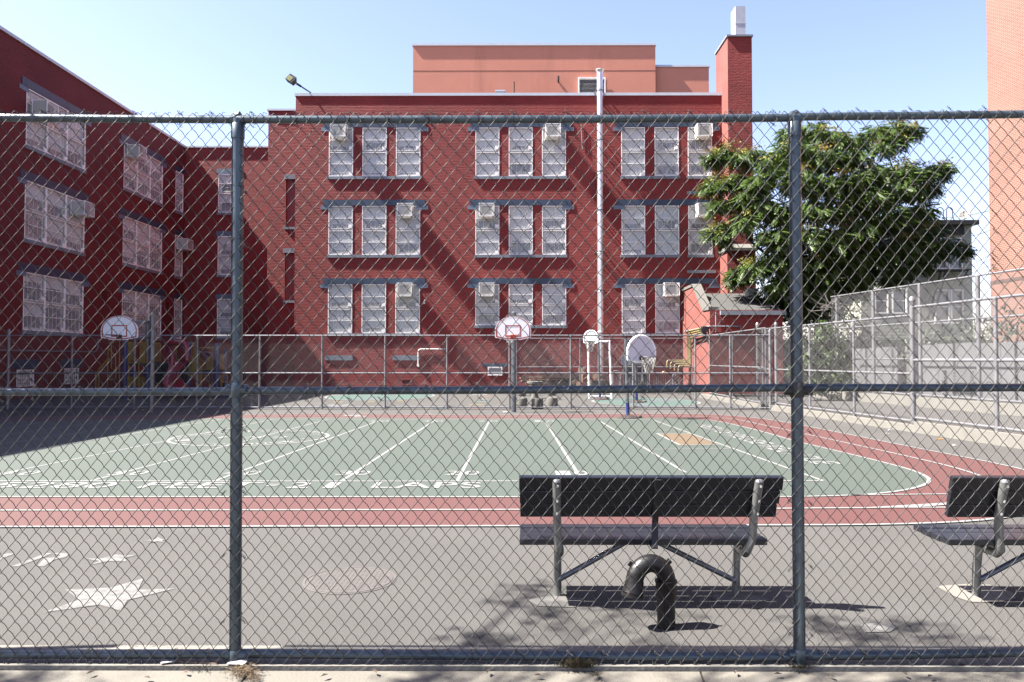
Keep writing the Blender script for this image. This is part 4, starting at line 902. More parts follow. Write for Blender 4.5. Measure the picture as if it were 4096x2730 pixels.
fp_ = MB(); fp_.add([tuple(G(u,v,.0046)) for u,v in ((3440,2500),(3520,2488),(3590,2508),(3560,2528),(3460,2530))], [tuple(range(5))]); struct(fp_.build('paint_spill', M['wornwhite']))
fp_ = MB(); fp_.add([tuple(G(u,v,.0047)) for u,v in ((2110,2400),(2220,2380),(2330,2395),(2300,2430),(2150,2425))], [tuple(range(5))]); struct(fp_.build('paint_spill', bpy.data.materials['pale_spill']))
# ------------------------------------------------------------------ gooseneck vent pipe
gb = G(2665, 2509); ctr = Vector((gb.x-.095, gb.y-.005, .272)); gk = thing('vent_pipe', 'black iron gooseneck vent pipe standing behind the fence', 'vent pipe', gb)
mb = MB(); mb.tube([(gb.x,gb.y,-.02),(gb.x,gb.y,.20)], .0535, 24); mb.build('stand_pipe', M['castiron'], gk, True)
mb = MB(); mb.lathe([(.0545,.17),(.061,.18),(.063,.20),(.0625,.262),(.066,.268),(.066,.28),(.052,.285)], (gb.x,gb.y,0), 24); mb.build('collar', M['castiron'], gk, True)
pts = [(gb.x,gb.y,.25)]
for i in range(17):
    a = PI*i/16; pts.append(tuple(ctr + Vector((math.cos(a)*.098, -.012*(1-math.cos(a)), math.sin(a)*.112))))
pts += [tuple(ctr+Vector((-.106,-.028,-.035))), tuple(ctr+Vector((-.110,-.03,-.055)))]
mb = MB(); mb.tube(pts, [.053]*(len(pts)-3)+[.055,.058,.063], 20); 
e0 = Vector(pts[-1]); mb.tube([e0, e0+Vector((-.003,-.001,-.022))], [.066,.067], 20)
mb.build('bend', M['castiron'], gk, True)
mb = MB()
for a in (.78, 2.45): c = ctr+Vector((math.cos(a)*.1,-.012*(1-math.cos(a)),math.sin(a)*.114)); r_ = Vector((math.cos(a),0,math.sin(a))); mb.bar(c+r_*.048, c+r_*.068, .018, .03)
mb.build('lug', M['castiron'], gk)
# ------------------------------------------------------------------ basketball hoops
def fanboard(w, h):
    pts = []
    for i in range(25): a = PI*i/24; pts.append((math.cos(a)*w/2, h*.36+math.sin(a)*h*.64*1.0))
    pts += [(-w/2*.98, h*.10), (-w*.18, 0), (w*.18, 0), (w/2*.98, h*.10)]
    return pts
def frame3(o, ux, n): return lambda x, z, d=0: Vector(o)+Vector(ux)*x+Vector(n)*d+Vector((0,0,z))
def ring(mb, f, pts, s0, s1, d, mi=0):
    cx = 0; cz = sum(p[1] for p in pts)/len(pts); k = len(pts); vs = [f(cx+(x-cx)*s0, cz+(z-cz)*s0, d) for x,z in pts]+[f(cx+(x-cx)*s1, cz+(z-cz)*s1, d) for x,z in pts]
    mb.add(vs, [(i,(i+1)%k,(i+1)%k+k,i+k) for i in range(k)], mi)
def board(t, o, ux, n, w, h, m='white', trim=True, rim=True, net=True, rimm='redtrim'):
    f = frame3(o, ux, n); pts = fanboard(w, h); mb = MB(); mb.prism([f(x,z,-.02) for x,z in pts], Vector(n)*.04); bo = mb.build('backboard', M[m], t)
    if trim:
        mb = MB(); ring(mb, f, pts, .955, .885, .023)
        sw2, s0, s1, tt = w*.215, h*.13, h*.62, .034
        for (x0,x1,za,zb) in ((-sw2,-sw2+tt,s0,s1),(sw2-tt,sw2,s0,s1),(-sw2+tt,sw2-tt,s1-tt,s1),(-sw2+tt,sw2-tt,s0,s0+tt)): mb.add([f(x0,za,.023),f(x1,za,.023),f(x1,zb,.023),f(x0,zb,.023)], [(0,1,2,3)])
        mb.build('board_marking', M['redtrim'], bo)
    if rim:
        rz = h*.19; rr_ = .205; ds = .14+rr_; mb = MB()
        mb.tube([f(math.cos(a)*rr_, rz, ds+math.sin(a)*rr_) for a in np.linspace(0, 2*PI, 25)[:-1]], .011, 6, closed=True); mb.bar(f(-.07,rz,.02), f(-.06,rz,.16), .02, .02); mb.bar(f(.07,rz,.02), f(.06,rz,.16), .02, .02); mb.bar(f(0,rz-.08,.035), f(0,rz+.02,.035), .16, .03, 0, n); ro = mb.build('rim', M[rimm], t)
        if net:
            mb = MB(); N_ = 12
            for sgn in (-1, 1):
                for i in range(N_):
                    pl = []
                    for k in range(7):
                        a = 2*PI*(i+sgn*k*.5)/N_; q = rr_*(1-.52*(k/6)**.8); pl.append(f(math.cos(a)*q, rz-.07*k, ds+math.sin(a)*q))
                    mb.tube(pl, .007, 4)
            mb.build('net', M['net'], ro)
    return bo
Y1 = 22.6; ph = P(2055,1600,Y1); hp = thing('basketball_hoop', 'basketball hoop with white fan backboard on a pole in the middle of the yard fence', 'basketball hoop', (ph.x, Y1, 0))
mb = MB(); mb.tube([(ph.x,Y1,-.02),(ph.x,Y1,P(2055,1254,Y1).z)], .078, 16); mb.lathe([(.082,-.02),(.082,.02),(.05,.05),(.005,.06)], (ph.x,Y1,P(2055,1254,Y1).z), 14); mb.build('pole', M['galv'], hp, True)
mb = MB(); z = P(2055,1366,Y1).z; mb.lathe([(.095,-.06),(.095,.06)], (ph.x,Y1,z), 16); mb.build('pole_sleeve', M['farpipe'], hp)
bo_ = P(2052,1361,Y1-.25); board(hp, bo_, (1,0,0), (0,-1,0), 1.095, .715, net=False)
mb = MB(); mb.bar(bo_+Vector((0,.02,.3)), (ph.x,Y1,bo_.z+.3), .12, .1); mb.bar(bo_+Vector((0,.02,.1)), (ph.x,Y1,bo_.z+.1), .1, .06); mb.build('arm', M['galv'], hp)
mb = MB(); r0_ = bo_+Vector((-.2,-.3,.13)); mb.tube([r0_, r0_+Vector((.02,.03,-.12)), r0_+Vector((.03,.0,-.25)), r0_+Vector((.07,.02,-.33))], .01, 5); mb.tube([r0_+Vector((.05,0,0)), r0_+Vector((.05,.03,-.15)), r0_+Vector((.06,.0,-.22))], .009, 5); mb.build('torn_net', M['net'], hp)
Y2 = 22.4; ph = P(606,1600,Y2); hp = thing('basketball_hoop', 'basketball hoop with red trimmed backboard in the shade near the playground', 'basketball hoop', (ph.x,Y2,0))
mb = MB(); mb.tube([(ph.x,Y2,-.02),(ph.x,Y2,P(606,1256,Y2).z)], .075, 16); mb.lathe([(.08,-.02),(.08,.02),(.05,.045),(.005,.055)], (ph.x,Y2,P(606,1256,Y2).z), 14); mb.build('pole', M['galv'], hp, True)
bo_ = P(478,1361,Y2-.5); board(hp, bo_, (1,0,0), (0,-1,0), 1.095, .715, net=False, rimm='brownpost')
mb = MB()
for z0_, z1_, o in ((1286,1290,.16),(1300,1286,.02),(1350,1349,0)): mb.tube([P(535 if z0_ < 1340 else 520, z0_, Y2-.45), P(596, z1_, Y2+.02)], .028, 8)
mb.tube([P(590,1284,Y2+.08), P(590,1372,Y2+.08)], .055, 10); mb.build('arm', M['farpipe'], hp, True)
# portable hoops
def portable(u, v, zt, board_px, yaw, label, w, h, bz_, mm, trim, tilt_base=True):
    b = G(u, v); t = thing('portable_hoop', label, 'basketball hoop', b, 'portable hoops on round bases')
    mb = MB(); mb.lathe([(.30,0),(.30,.02),(.25,.045),(.12,.085),(.05,.10)], tuple(b), 28); mb.build('base', M['brown'], t, True)
    mb = MB(); mb.tube([b+Vector((.28,-.03,.04)), b+Vector((.37,-.05,.055))], .035, 10); mb.build('filler_cap', M['black'], t)
    mb = MB(); mb.tube([b+Vector((0,0,.08)), b+Vector((-.01,0,.42))], .050, 12); mb.build('lower_pole', M['blue'], t, True)
    mb = MB(); mb.tube([b+Vector((-.01,0,.40)), b+Vector((-.06,0,zt))], .044, 12); mb.build('pole', M['galv'], t, True)
    if board_px:
        o, c, s = board_px, math.cos(yaw), math.sin(yaw); ux = (c, s, 0); n = (s, -c, 0)
        board(t, o, ux, n, w, h, mm, trim, True, True, 'black')
        f = frame3(o, ux, n); pts = fanboard(w, h); mb = MB(); k = 25
        mb.tube([f(x*1.0,z,.0) for x,z in pts], .032, 7, closed=True); mb.build('board_edge', M['white'], t, True)
        mb = MB(); mb.bar(f(0,h*.3,-.03), b+Vector((-.05,0,zt-.1)), .05, .05); mb.bar(f(0,h*.6,-.03), b+Vector((-.06,0,zt-.02)), .05, .05); mb.build('arm', M['galv'], t)
    return t
p1_ = G(2512,1674); o1 = P(2566,1449,p1_.y-.18)
portable(2512, 1674, 2.18, o1, math.radians(24), 'portable hoop with pale lavender backboard on a brown disc at the track edge', .88, .71, 0, 'boardgrey', False)
o2 = P(2547,1450,27.6); portable(2547, 1611, 1.98, None, 0, 'portable hoop post on a brown disc in the teal painted circle', .8, .6, 0, 'white', False)
o3 = P(2364,1376,29.3); portable(2400, 1600, 2.5, o3, math.radians(-12), 'small portable hoop with white backboard in front of the steel flue', .56, .52, 0, 'white', False)
# white goal frame
YG = 30.5; gl = thing('goal_frame', 'white pipe goal frame standing in the far yard', 'goal', (P(2395,1560,YG).x, YG, 0))
a, b = P(2353,1370,YG), P(2438,1366,YG)
for q, q2 in ((a, P(2357,1560,YG)), (b, P(2447,1560,YG))): mb = MB(); mb.tube([q, Vector((q2.x,YG,0))], .045, 10); mb.build('post', M['white'], gl, True)
mb = MB(); mb.tube([a+Vector((-.02,0,0)), b+Vector((.02,0,0))], .042, 10); mb.build('crossbar', M['white'], gl, True)
mb = MB(); mb.tube([Vector((a.x,YG,.04)), Vector((a.x+.1,YG+.9,.04)), Vector((b.x+.2,YG+.9,.04)), Vector((b.x+.12,YG,.04))], .03, 8); mb.build('base_frame', M['white'], gl, True)
# ------------------------------------------------------------------ playground structure (in the shade)
YG0 = 30.6; kp = YG0/F
def q(u, v, dy=0.0): return P(u, v, YG0+dy)
def z8(x, y, dy=0.0): return q(350+x/3.92, 1250+y/3.92, dy)
def ground(p): return Vector((p.x, p.y, 0))
pg = thing('playground_structure', 'playground climbing structure with red slide, yellow railings and blue posts', 'playground', (q(640,1500).x, YG0, 0))
for (x, yt, dy) in ((590,440,0),(945,480,.1),(1590,500,.2),(1320,370,1.4),(2030,510,.1),(2160,610,.9),(690,900,1.2),(1560,560,1.3)):
    p = z8(x, yt, dy); mb = MB(); mb.tube([ground(p)-Vector((0,0,.05)), p], .085, 14); mb.lathe([(.09,-.01),(.08,.04),(.03,.07)], tuple(p), 14); mb.build('post', M['blue'], pg, True)
def deck(x0, x1, y, dy0, dy1): 
    a, b = z8(x0,y,0), z8(x1,y,0); mb = MB(); mb.box((a.x,YG0+dy0,a.z-.12),(b.x,YG0+dy1,a.z)); mb.build('deck', M['deck'], pg)
deck(590, 1300, 790, 0, 1.3); deck(1300, 2040, 905, .1, 1.4)
mb = MB(); a, b = z8(650,800), z8(1290,1120); mb.box((a.x,YG0+1.25,b.z),(b.x,YG0+1.3,a.z)); mb.build('dark_panel', M['deck'], pg)
def rail(pts, r=.022, name='railing'):
    mb = MB(); mb.tube([z8(*p) for p in pts], r, 7); mb.build(name, M['yellow'], pg, True)
def barrier(x0, x1, y0, y1, n, dy=0.0, name='barrier'):
    mb = MB(); mb.tube([z8(x0,y1,dy), z8(x0,y0+20,dy), z8(x0+12,y0,dy), z8(x1-12,y0,dy), z8(x1,y0+20,dy), z8(x1,y1,dy)], .022, 7); mb.tube([z8(x0,y1,dy), z8(x1,y1,dy)], .022, 7)
    for i in range(1, n): x = x0+(x1-x0)*i/n; mb.tube([z8(x,y0,dy), z8(x,y1,dy)], .014, 6)
    mb.build(name, M['yellow'], pg, True)
def panel(x0, x1, y0, y1, m, dy=0.0, name='panel'):
    a, b = z8(x0,y1,dy), z8(x1,y0,dy); mb = MB(); mb.box((a.x,YG0+dy,a.z),(b.x,YG0+dy+.03,b.z)); mb.build(name, M[m], pg)
barrier(622,722,470,750,5,.05); panel(628,700,480,745,'yellow',.12); barrier(830,940,472,795,5,.0); panel(845,925,490,780,'yellow',.1); barrier(1048,1145,482,765,5,1.2); panel(1355,1398,520,770,'yellow',.9)
barrier(1560,1685,485,900,5,.3); barrier(1745,2000,560,900,1,.6); barrier(1880,1965,710,930,5,.2); barrier(1590,1690,715,930,6,.1)
panel(2052,2148,660,895,'orangepl',.2,'game_panel'); panel(2060,2140,980,1090,'orangepl',.3,'game_panel'); panel(620,920,1010,1150,'yellow',.9,'lower_panel')
rail([(310,1330),(325,540),(430,455)]); rail([(375,470),(375,880)]); rail([(325,560),(440,700),(445,1030),(430,1055),(310,1055)]); rail([(505,440),(500,1330)]); rail([(400,900),(490,900)])
rail([(180,1330),(180,880),(320,730)]); rail([(130,1330),(130,960),(320,745)]); rail([(645,1320),(645,790),(680,640),(720,615)]); rail([(805,1310),(805,800),(830,680)])
rail([(490,520),(575,520)]); rail([(640,795),(930,795)])
for dx, dy in ((0,0),(130,.5)):
    rail([(1590+dx,740,dy),(1620+dx,712,dy),(1750+dx,830,dy),(1780+dx,870,dy),(1780+dx,1170,dy)]); rail([(1540+dx,960,dy),(1780+dx,1100,dy)])
    for i in range(8): x = 1600+dx+i*22; rail([(x,730+i*16,dy),(x,1000+i*12,dy)], .013)
rail([(2095,1180),(2095,1000),(2120,975),(2170,975),(2195,1000),(2195,1180)]); rail([(2095,1095),(2195,1095)])
# moulded slide: hooded entry and curved chute
mb = MB(); a = [z8(1240,480,.2), z8(1290,478,-.05), z8(1510,482,-.05), z8(1545,530,-.05), z8(1560,760,-.1)]
mb.tube(a, [.10,.12,.12,.12,.11], 12); mb.tube([z8(1240,480,.2), z8(1300,560,.1), z8(1330,700,0), z8(1320,900,-.1)], [.1,.13,.12,.10], 12); mb.build('slide_hood', M['redplastic'], pg, True)
mb = MB(); panelpts = [z8(1180,500,.5), z8(1300,500,.5), z8(1320,790,.5), z8(1180,760,.5)]; mb.prism(panelpts, Vector((0,.04,0))); panelpts = [z8(1410,520,.5), z8(1540,520,.5), z8(1550,800,.5), z8(1400,780,.5)]; mb.prism(panelpts, Vector((0,.04,0))); mb.build('slide_side', M['redplastic'], pg)
path = [z8(1440,770,.4), z8(1430,850,-.1), z8(1400,950,-.5), z8(1300,1060,-.9), z8(1330,1200,-1.3), z8(1420,1290,-1.8), z8(1480,1310,-2.3)]
mb = MB(); vs = []; n = 9
wdir = [Vector((1,.1,0)), Vector((1,.0,.05)), Vector((.9,-.4,.15)), Vector((.8,-.6,.2)), Vector((1,0,.05)), Vector((1,.1,0)), Vector((1,.1,0))]
for p, wv in zip(path, wdir):
    wv.normalize()
    for i in range(n):
        t = -1+2*i/(n-1); vs.append(p+wv*(.46*t)+Vector((0,0,.26*abs(t)**3)))
fs = [(i*n+j, i*n+j+1, (i+1)*n+j+1, (i+1)*n+j) for i in range(len(path)-1) for j in range(n-1)]
mb.add(vs, fs); o = mb.build('slide_chute', M['redplastic'], pg, True); md = o.modifiers.new('solid','SOLIDIFY'); md.thickness = .05
sd2 = o.modifiers.new('sub','SUBSURF'); sd2.levels = sd2.render_levels = 2
mb = MB(); arc_ = [z8(1730+x, y, .4) for x, y in ((0,630),(70,640),(130,700),(180,800),(200,930),(240,1080),(260,1200))]; mb.tube(arc_, .06, 10); arc2 = [p+Vector((.0,.7,0)) for p in arc_]; mb.tube(arc2, .06, 10)
for a, b in zip(arc_[1:], arc2[1:]): mb.tube([a, b], .03, 8)
mb.build('arch_climber', M['purple'], pg, True)
# dark iron railing along the basement of the left wing
ir = thing('iron_railing', 'dark iron railing in the shade along the left wing', 'railing', (XL+1.2, 30, 0))
mb = MB(); mb.tube([(XL+1.2,22,1.05),(XL+1.2,40,1.05)], .025, 6); mb.tube([(XL+1.2,22,.15),(XL+1.2,40,.15)], .02, 6); mb.build('rail', M['black'], ir)
mb = MB()
for i in range(130): y = 22+18*i/130; mb.tube([(XL+1.2,y,.05),(XL+1.2,y,1.05)], .009, 4)
o = mb.build('bars', M['black'], ir)
# ------------------------------------------------------------------ concrete game table and drum stools
def stool(u, v, r, h, label):
    c = G(u, v); c.y += r; t = MB(); t.lathe([(r*.96,0),(r,.015),(r,h-.02),(r*.97,h),(r*.9,h+.003)], (c.x,c.y,0), 26); tag(t.build('concrete_stool', M['stone'], None, True), label, 'stool', 'drum stools around the concrete tables')
stool(2088, 1632, .178, .31, 'concrete drum stool nearest the hoop pole, front row')
stool(2150, 1639, .188, .33, 'concrete drum stool in the middle of the front row'); stool(2210, 1632, .185, .32, 'concrete drum stool at the right of the front row')
stool(2086, 1586, .20, .36, 'concrete drum stool in the back row behind the hoop pole'); stool(2132, 1584, .19, .36, 'concrete drum stool in the middle of the back row under the table'); stool(2206, 1584, .20, .36, 'concrete drum stool at the right of the back row')
tc_ = G(2139, 1594); tb = thing('concrete_table', 'round topped concrete table on a single pedestal among drum stools', 'table', tc_)
mb = MB(); mb.lathe([(.17,0),(.14,.1),(.13,.60),(.2,.66)], tuple(tc_), 18); mb.build('pedestal', M['stone'], tb, True)
mb = MB(); zt_ = P(2139,1526,tc_.y).z; mb.lathe([(.2,zt_-.09),(.33,zt_-.08),(.335,zt_-.01),(.31,zt_)], tuple(tc_), 28); mb.build('tabletop', M['stone'], tb, True)
# ------------------------------------------------------------------ timber heap
YT = 35.0; rt2 = random.Random(21)
def hp_(u, v, dy=0): return P(u, v, YT+dy)
names = 0
for i in range(11):
    u0 = 2095+rt2.uniform(-15,30); u1 = u0+rt2.uniform(70,190); v = 1506+i*3.6; mb = MB(); a, b = hp_(u0, v, rt2.uniform(-.5,.5)), hp_(u1, v+rt2.uniform(-6,6), rt2.uniform(-.3,.6)); mb.bar(a, b, .14, .05)
    tag(mb.build('timber_plank', M['timber'] if i % 3 else M['timberdark']), 'weathered plank lying in the timber heap by the school wall', 'plank', 'loose planks in the heap')
for i, (u0,v0,u1,v1,w) in enumerate(((2315,1560,2326,1469,.28),(2300,1500,2325,1535,.1),(2330,1506,2445,1512,.16),(2170,1505,2320,1503,.16),(2340,1512,2356,1540,.18),(2290,1535,2320,1512,.14),(2395,1500,2372,1512,.2))):
    mb = MB(); mb.bar(hp_(u0,v0,-.6-.1*i), hp_(u1,v1,-.4-.1*i), w, .05, 0, (0,1,0)); tag(mb.build('timber_board', M['timber']), ['wide pale board leaning upright beside the goal frame', 'short board propped at a slant left of the wide board', 'long pale plank lying flat behind the goal frame', 'long plank along the top of the timber trestle', 'slanting pale board right of the leaning board', 'narrow offcut crossing the heap', 'small tilted offcut beside the flue foot'][i], 'board')
tr = thing('timber_trestle', 'dark old timber trestle frame at the school wall', 'trestle', (hp_(2230,1560).x, YT, 0))
for u in (2172, 2215, 2238): mb = MB(); a = hp_(u, 1506, .1); mb.bar((a.x,a.y,0), a, .22, .2, 0, (0,1,0)); mb.build('leg', M['timberdark'], tr)
mb = MB(); mb.bar(hp_(2165,1508,.1), hp_(2300,1506,.1), .3, .12); mb.build('beam', M['timberdark'], tr)
mb = MB(); a, b = hp_(2245,1512,.5), hp_(2310,1560,.5); mb.box((a.x,YT+.4,0),(b.x,YT+1,a.z)); tag(mb.build('timber_crate', M['timberdark']), 'dark old crate under the planks by the school wall', 'crate')
mb = MB(); a, b = hp_(2365,1514,.5), hp_(2440,1560,.5); mb.box((a.x,YT+.5,0),(b.x,YT+1,a.z-.1)); tag(mb.build('timber_crate', M['timberdark']), 'dark crate of offcuts behind the right goal post', 'crate')
# steel crowd barriers
def barricade(u0, u1, v0, v1, n, Y, label, diag=False):
    a, b = P(u0,v0,Y), P(u1,v0,Y); z1, z0 = a.z, .12; t = thing('steel_barrier', label, 'barrier', ((a.x+b.x)/2, Y, 0), 'steel barriers against the school wall')
    mb = MB(); mb.tube([(a.x,Y,0),(a.x,Y,z1-.06),(a.x+.06,Y,z1),(b.x-.06,Y,z1),(b.x,Y,z1-.06),(b.x,Y,0)], .022, 8); mb.tube([(a.x,Y,z0),(b.x,Y,z0)], .018, 8); mb.build('frame', M['farpipe'], t, True)
    mb = MB()
    for i in range(1, n):
        x = a.x+(b.x-a.x)*i/n; mb.tube([(x,Y,z0),(x,Y,z1)], .011, 6)
    mb.build('bars', M['farpipe'], t)
    for x in (a.x+.2, b.x-.2): mb = MB(); mb.bar((x,Y-.3,.03),(x,Y+.3,.03),.05,.03); mb.build('foot', M['farpipe'], t)
barricade(2452, 2478, 1484, 1560, 5, 33.2, 'narrow pale barrier end right of the goal frame')
barricade(2482, 2592, 1497, 1560, 12, 35.2, 'pale steel barrier in front of the big wall louver')
barricade(2598, 2690, 1492, 1560, 10, 35.0, 'pale steel barrier right of the big wall louver'); barricade(2690, 2770, 1497, 1560, 3, 33.4, 'open pale barrier frame nearest the gas pipes')
mb = MB()
for i in range(4): mb.bar(P(2648+i*13,1555,35.5), P(2706+i*8,1500+i*6,35.7), .05, .05)
tag(mb.build('stair_rail', M['farpipe']), 'white slanting stair rails behind the steel barriers', 'stair rail')
mb = MB(); c = P(2655,1493,34.9); mb.lathe([(.10,-.06),(.13,0),(.05,.09)], tuple(c), 10); mb.build('x', M['orangepl']); o = bpy.data.objects['x']; o.name = 'traffic_cone'; o.data.name = 'traffic_cone'; tag(o, 'small orange lamp shape hanging on the steel barrier', 'lamp'); o.name = 'barrier_lamp'
# ------------------------------------------------------------------ leaves
def frond_template(n=8):
    V = []; Fc = []
    for i in range(n+1):
        t = .18+.82*i/n; c = np.array([t, 0, -.22*t*t])
        for s in ((-1, 1) if i < n else (0,)):
            ln = .26*(1-.35*abs(t-.55)); w = .066
            d = np.array([.28, s*.95, -.34]) if s else np.array([1, 0, -.5]); d = d/np.linalg.norm(d); e = np.cross(d, [0,0,1.]); e /= np.linalg.norm(e)
            p = c; b = len(V); V += [p, p+d*ln*.45+e*w, p+d*ln, p+d*ln*.45-e*w]; Fc.append([b,b+1,b+2,b+3])
    b = len(V); V += [np.array([0,.008,0]), np.array([0,-.008,0]), np.array([1,-.004,-.22]), np.array([1,.004,-.22])]; Fc.append([b,b+1,b+2,b+3])
    return np.array(V, float), np.array(Fc)
FT, FF = frond_template()
def rotz(a): c, s = np.cos(a), np.sin(a); o = np.zeros_like(a); i = o+1; return np.stack([np.stack([c,-s,o],-1), np.stack([s,c,o],-1), np.stack([o,o,i],-1)], -2)
def roty(a): c, s = np.cos(a), np.sin(a); o = np.zeros_like(a); i = o+1; return np.stack([np.stack([c,o,s],-1), np.stack([o,i,o],-1), np.stack([-s,o,c],-1)], -2)
def rotx(a): c, s = np.cos(a), np.sin(a); o = np.zeros_like(a); i = o+1; return np.stack([np.stack([i,o,o],-1), np.stack([o,c,-s],-1), np.stack([o,s,c],-1)], -2)
def scatter(pos, yaw, pitch, roll, size, T, Fq):
    Rm = rotz(yaw) @ roty(pitch) @ rotx(roll); V = np.einsum('nij,kj->nki', Rm, T)*size[:,None,None] + pos[:,None,:]
    k = len(T); Q = Fq[None] + (np.arange(len(pos))*k)[:,None,None]; return V.reshape(-1,3), Q.reshape(-1, Fq.shape[1])
QUAD = np.array([[0,-.5,0],[.6,-.42,-.06],[1.25,0,-.2],[.6,.42,-.06]])*np.array([1,.55,1]); QF = np.array([[0,1,2,3]])
rng = np.random.default_rng(12)
TY = 33.6
cl = [(760,160,60),(830,190,50),(650,200,60),(930,220,60),(1030,230,60),(1140,170,70),(1250,160,65),(1340,165,45),(1200,250,70),(1270,230,45),
 (300,290,60),(230,330,50),(370,330,60),(440,310,50),(200,490,65),(270,470,60),(350,450,70),(260,580,60),(230,760,65),(300,730,60),(285,790,36),(400,560,80),(480,480,80),(540,380,80),(620,300,70),
 (720,300,90),(850,330,100),(1000,330,90),(700,450,100),(850,480,110),(1000,470,110),(1150,420,90),(1300,400,75),(1400,400,65),(1500,400,45),(1530,390,36),(1460,480,48),(1400,530,50),(1250,520,100),(1100,560,110),(950,620,120),(780,620,100),(620,640,110),(500,620,80),(410,690,70),(540,770,60),(600,790,110),(750,780,110),(900,780,120),(1050,740,120),(1200,680,110),(1330,640,80),(1420,630,45),(1390,760,80),(1490,740,40),(1540,810,50),(1640,850,36),(1490,860,60),
 (380,980,65),(460,940,75),(350,1010,46),(560,920,100),(700,930,110),(860,930,120),(1000,900,120),(1150,880,120),(1300,850,110),(1400,930,55),(1280,980,65),(600,1050,80),(520,1120,65),(480,1200,38),(540,1230,28),(700,1060,100),(820,1080,80),(760,1180,60),(950,1030,80),(1060,1000,60),(1240,1030,36),(850,1130,60),(920,1125,60),(990,1090,60),(1030,1050,40),(780,1200,60),(870,1190,45),(650,1150,60),(700,1220,40),(620,1120,50)]
cx0, cy0 = 880, 650
pos = []; yaw = []; seeds = []; limbs = []
for (x, y, r) in cl:
    e = math.hypot((x-cx0)/760, (y-cy0)/620); u, v = 2700+x/1.4255, 400+y/1.4255
    dmax = 2.6*math.sqrt(max(.05, 1-min(e,1)**2)); k = 3 if e < .75 else 2
    for layer in range(k):
        dep = (-dmax, 0, dmax)[layer] if k == 3 else (-.5*dmax, .4*dmax)[layer]
        dep += rng.uniform(-.4,.4); c = np.array(P(u+rng.uniform(-12,12), v+rng.uniform(-12,12), TY+dep)); R_ = r/1.4255/F*(TY+dep)*.88
        limbs.append((c, R_)); n = int(22+92*(R_/.8)**2)
        d = rng.normal(size=(n,3)); d /= np.linalg.norm(d, axis=1, keepdims=True); rad = R_*rng.uniform(.3,.95,size=(n,1))**.7
        p = c + d*rad*np.array([1,1,.75]); pos.append(p); yaw.append(np.arctan2(d[:,1], d[:,0]) + rng.normal(0,.7,n))
        if rng.uniform() < (.75 if e > .45 or layer == 0 else .2) and y < 960:
            for q_ in range(rng.integers(1, 4)):
                dd = np.array([rng.normal()-.5, rng.normal()-.7, abs(rng.normal())+.6]); dd /= np.linalg.norm(dd); seeds.append((c+dd*R_*.86, .16+rng.uniform(0,.16), 1 if rng.uniform() < (.25 if x < 500 else .55) else 0))
pos = np.concatenate(pos); yaw = np.concatenate(yaw); n = len(pos)
V1, Q1 = scatter(pos, yaw, rng.uniform(-.15,.95,n), rng.normal(0,.35,n), rng.uniform(.34,.62,n), FT, FF)
sp, sz, sk = [], [], []
for c, s, kd in seeds:
    m_ = 34; d = rng.normal(size=(m_,3))*np.array([1,1,.65])*s*.6; sp.append(c+d); sk += [kd]*m_
sp = np.concatenate(sp); m_ = len(sp); V2, Q2 = scatter(sp, rng.uniform(0,6.28,m_), rng.uniform(-1,1,m_), rng.uniform(-2,2,m_), rng.uniform(.06,.13,m_), QUAD, QF)
tree = thing('ailanthus_tree', 'large green tree with yellow seed clusters overhanging the right fence', 'tree', (13.9, TY, .1))
np_mesh('crown', np.concatenate([V1, V2]), np.concatenate([Q1, Q2+len(V1)]), [M['leaf'], M['seed'], M['seed2']], tree, np.concatenate([np.zeros(len(Q1)), 1+np.array(sk)]))
tb_ = Vector((13.9, TY, .0)); mb = MB(); fork = Vector((13.7, TY, 3.4)); mb.tube([tb_, tb_.lerp(fork,.5)+Vector((.08,0,0)), fork], [.30,.24,.2], 12); 
for k in range(7):
    a = k*.9; t = Vector((13.7+3.3*math.cos(a)*(.7+.1*k%3), TY+2*math.sin(a), 5.0+k*.75)); mid_ = fork.lerp(t,.45)+Vector((0,0,.5)); mb.tube([fork+Vector((0,0,-.1)), mid_, t], [.13,.09,.05], 7)
    for j in range(9):
        c, R_ = limbs[(k*29+j*17) % len(limbs)]; c = Vector(c); s = min((mid_, t), key=lambda w_: (w_-c).length); mb.tube([s, s.lerp(c,.5)+Vector((0,0,.15)), c], [.04,.025,.01], 5)
mb.build('trunk', M['bark'], tree, True)
# climbing vine on the left end of the boundary fence
vn = thing('climbing_vine', 'green climbing vine hanging on the boundary fence below the tree', 'vine', tuple(bp(bpost[0]-.2)))
vp = []
for (u, v, r) in ((3190,1330,26),(3230,1380,40),(3290,1340,40),(3350,1380,44),(3300,1430,55),(3220,1450,45),(3370,1450,42),(3180,1480,35),(3250,1510,50),(3330,1510,52),(3395,1500,30),(3390,1420,25),(3290,1560,30),(3275,1600,14),(3340,1585,22),(3362,1600,12),(3240,1560,24),(3290,1300,26),(3330,1320,20)):
    n = int(r*r*.13)+14; Y_ = 27.9; c = np.array(P(u,v,Y_)); R_ = r/F*Y_; d = rng.normal(size=(n,3)); d /= np.linalg.norm(d,axis=1,keepdims=True); vp.append(c+d*R_*rng.uniform(.2,1,size=(n,1))*np.array([1,.8,1]))
vp = np.concatenate(vp); n = len(vp); V, Q = scatter(vp, rng.uniform(0,6.28,n), rng.uniform(-.2,1.1,n), rng.normal(0,.6,n), rng.uniform(.10,.2,n), QUAD, QF); np_mesh('foliage', V, Q, M['vine'], vn)
mb = MB()
for i in range(7): a = G(3200+i*30,1600,.3); a = P(3210+i*26,1588,27.9); mb.tube([a, P(3200+i*28,1480,27.9), P(3230+i*18,1340,27.9)], .018, 5)
mb.build('stem', M['bark'], vn)
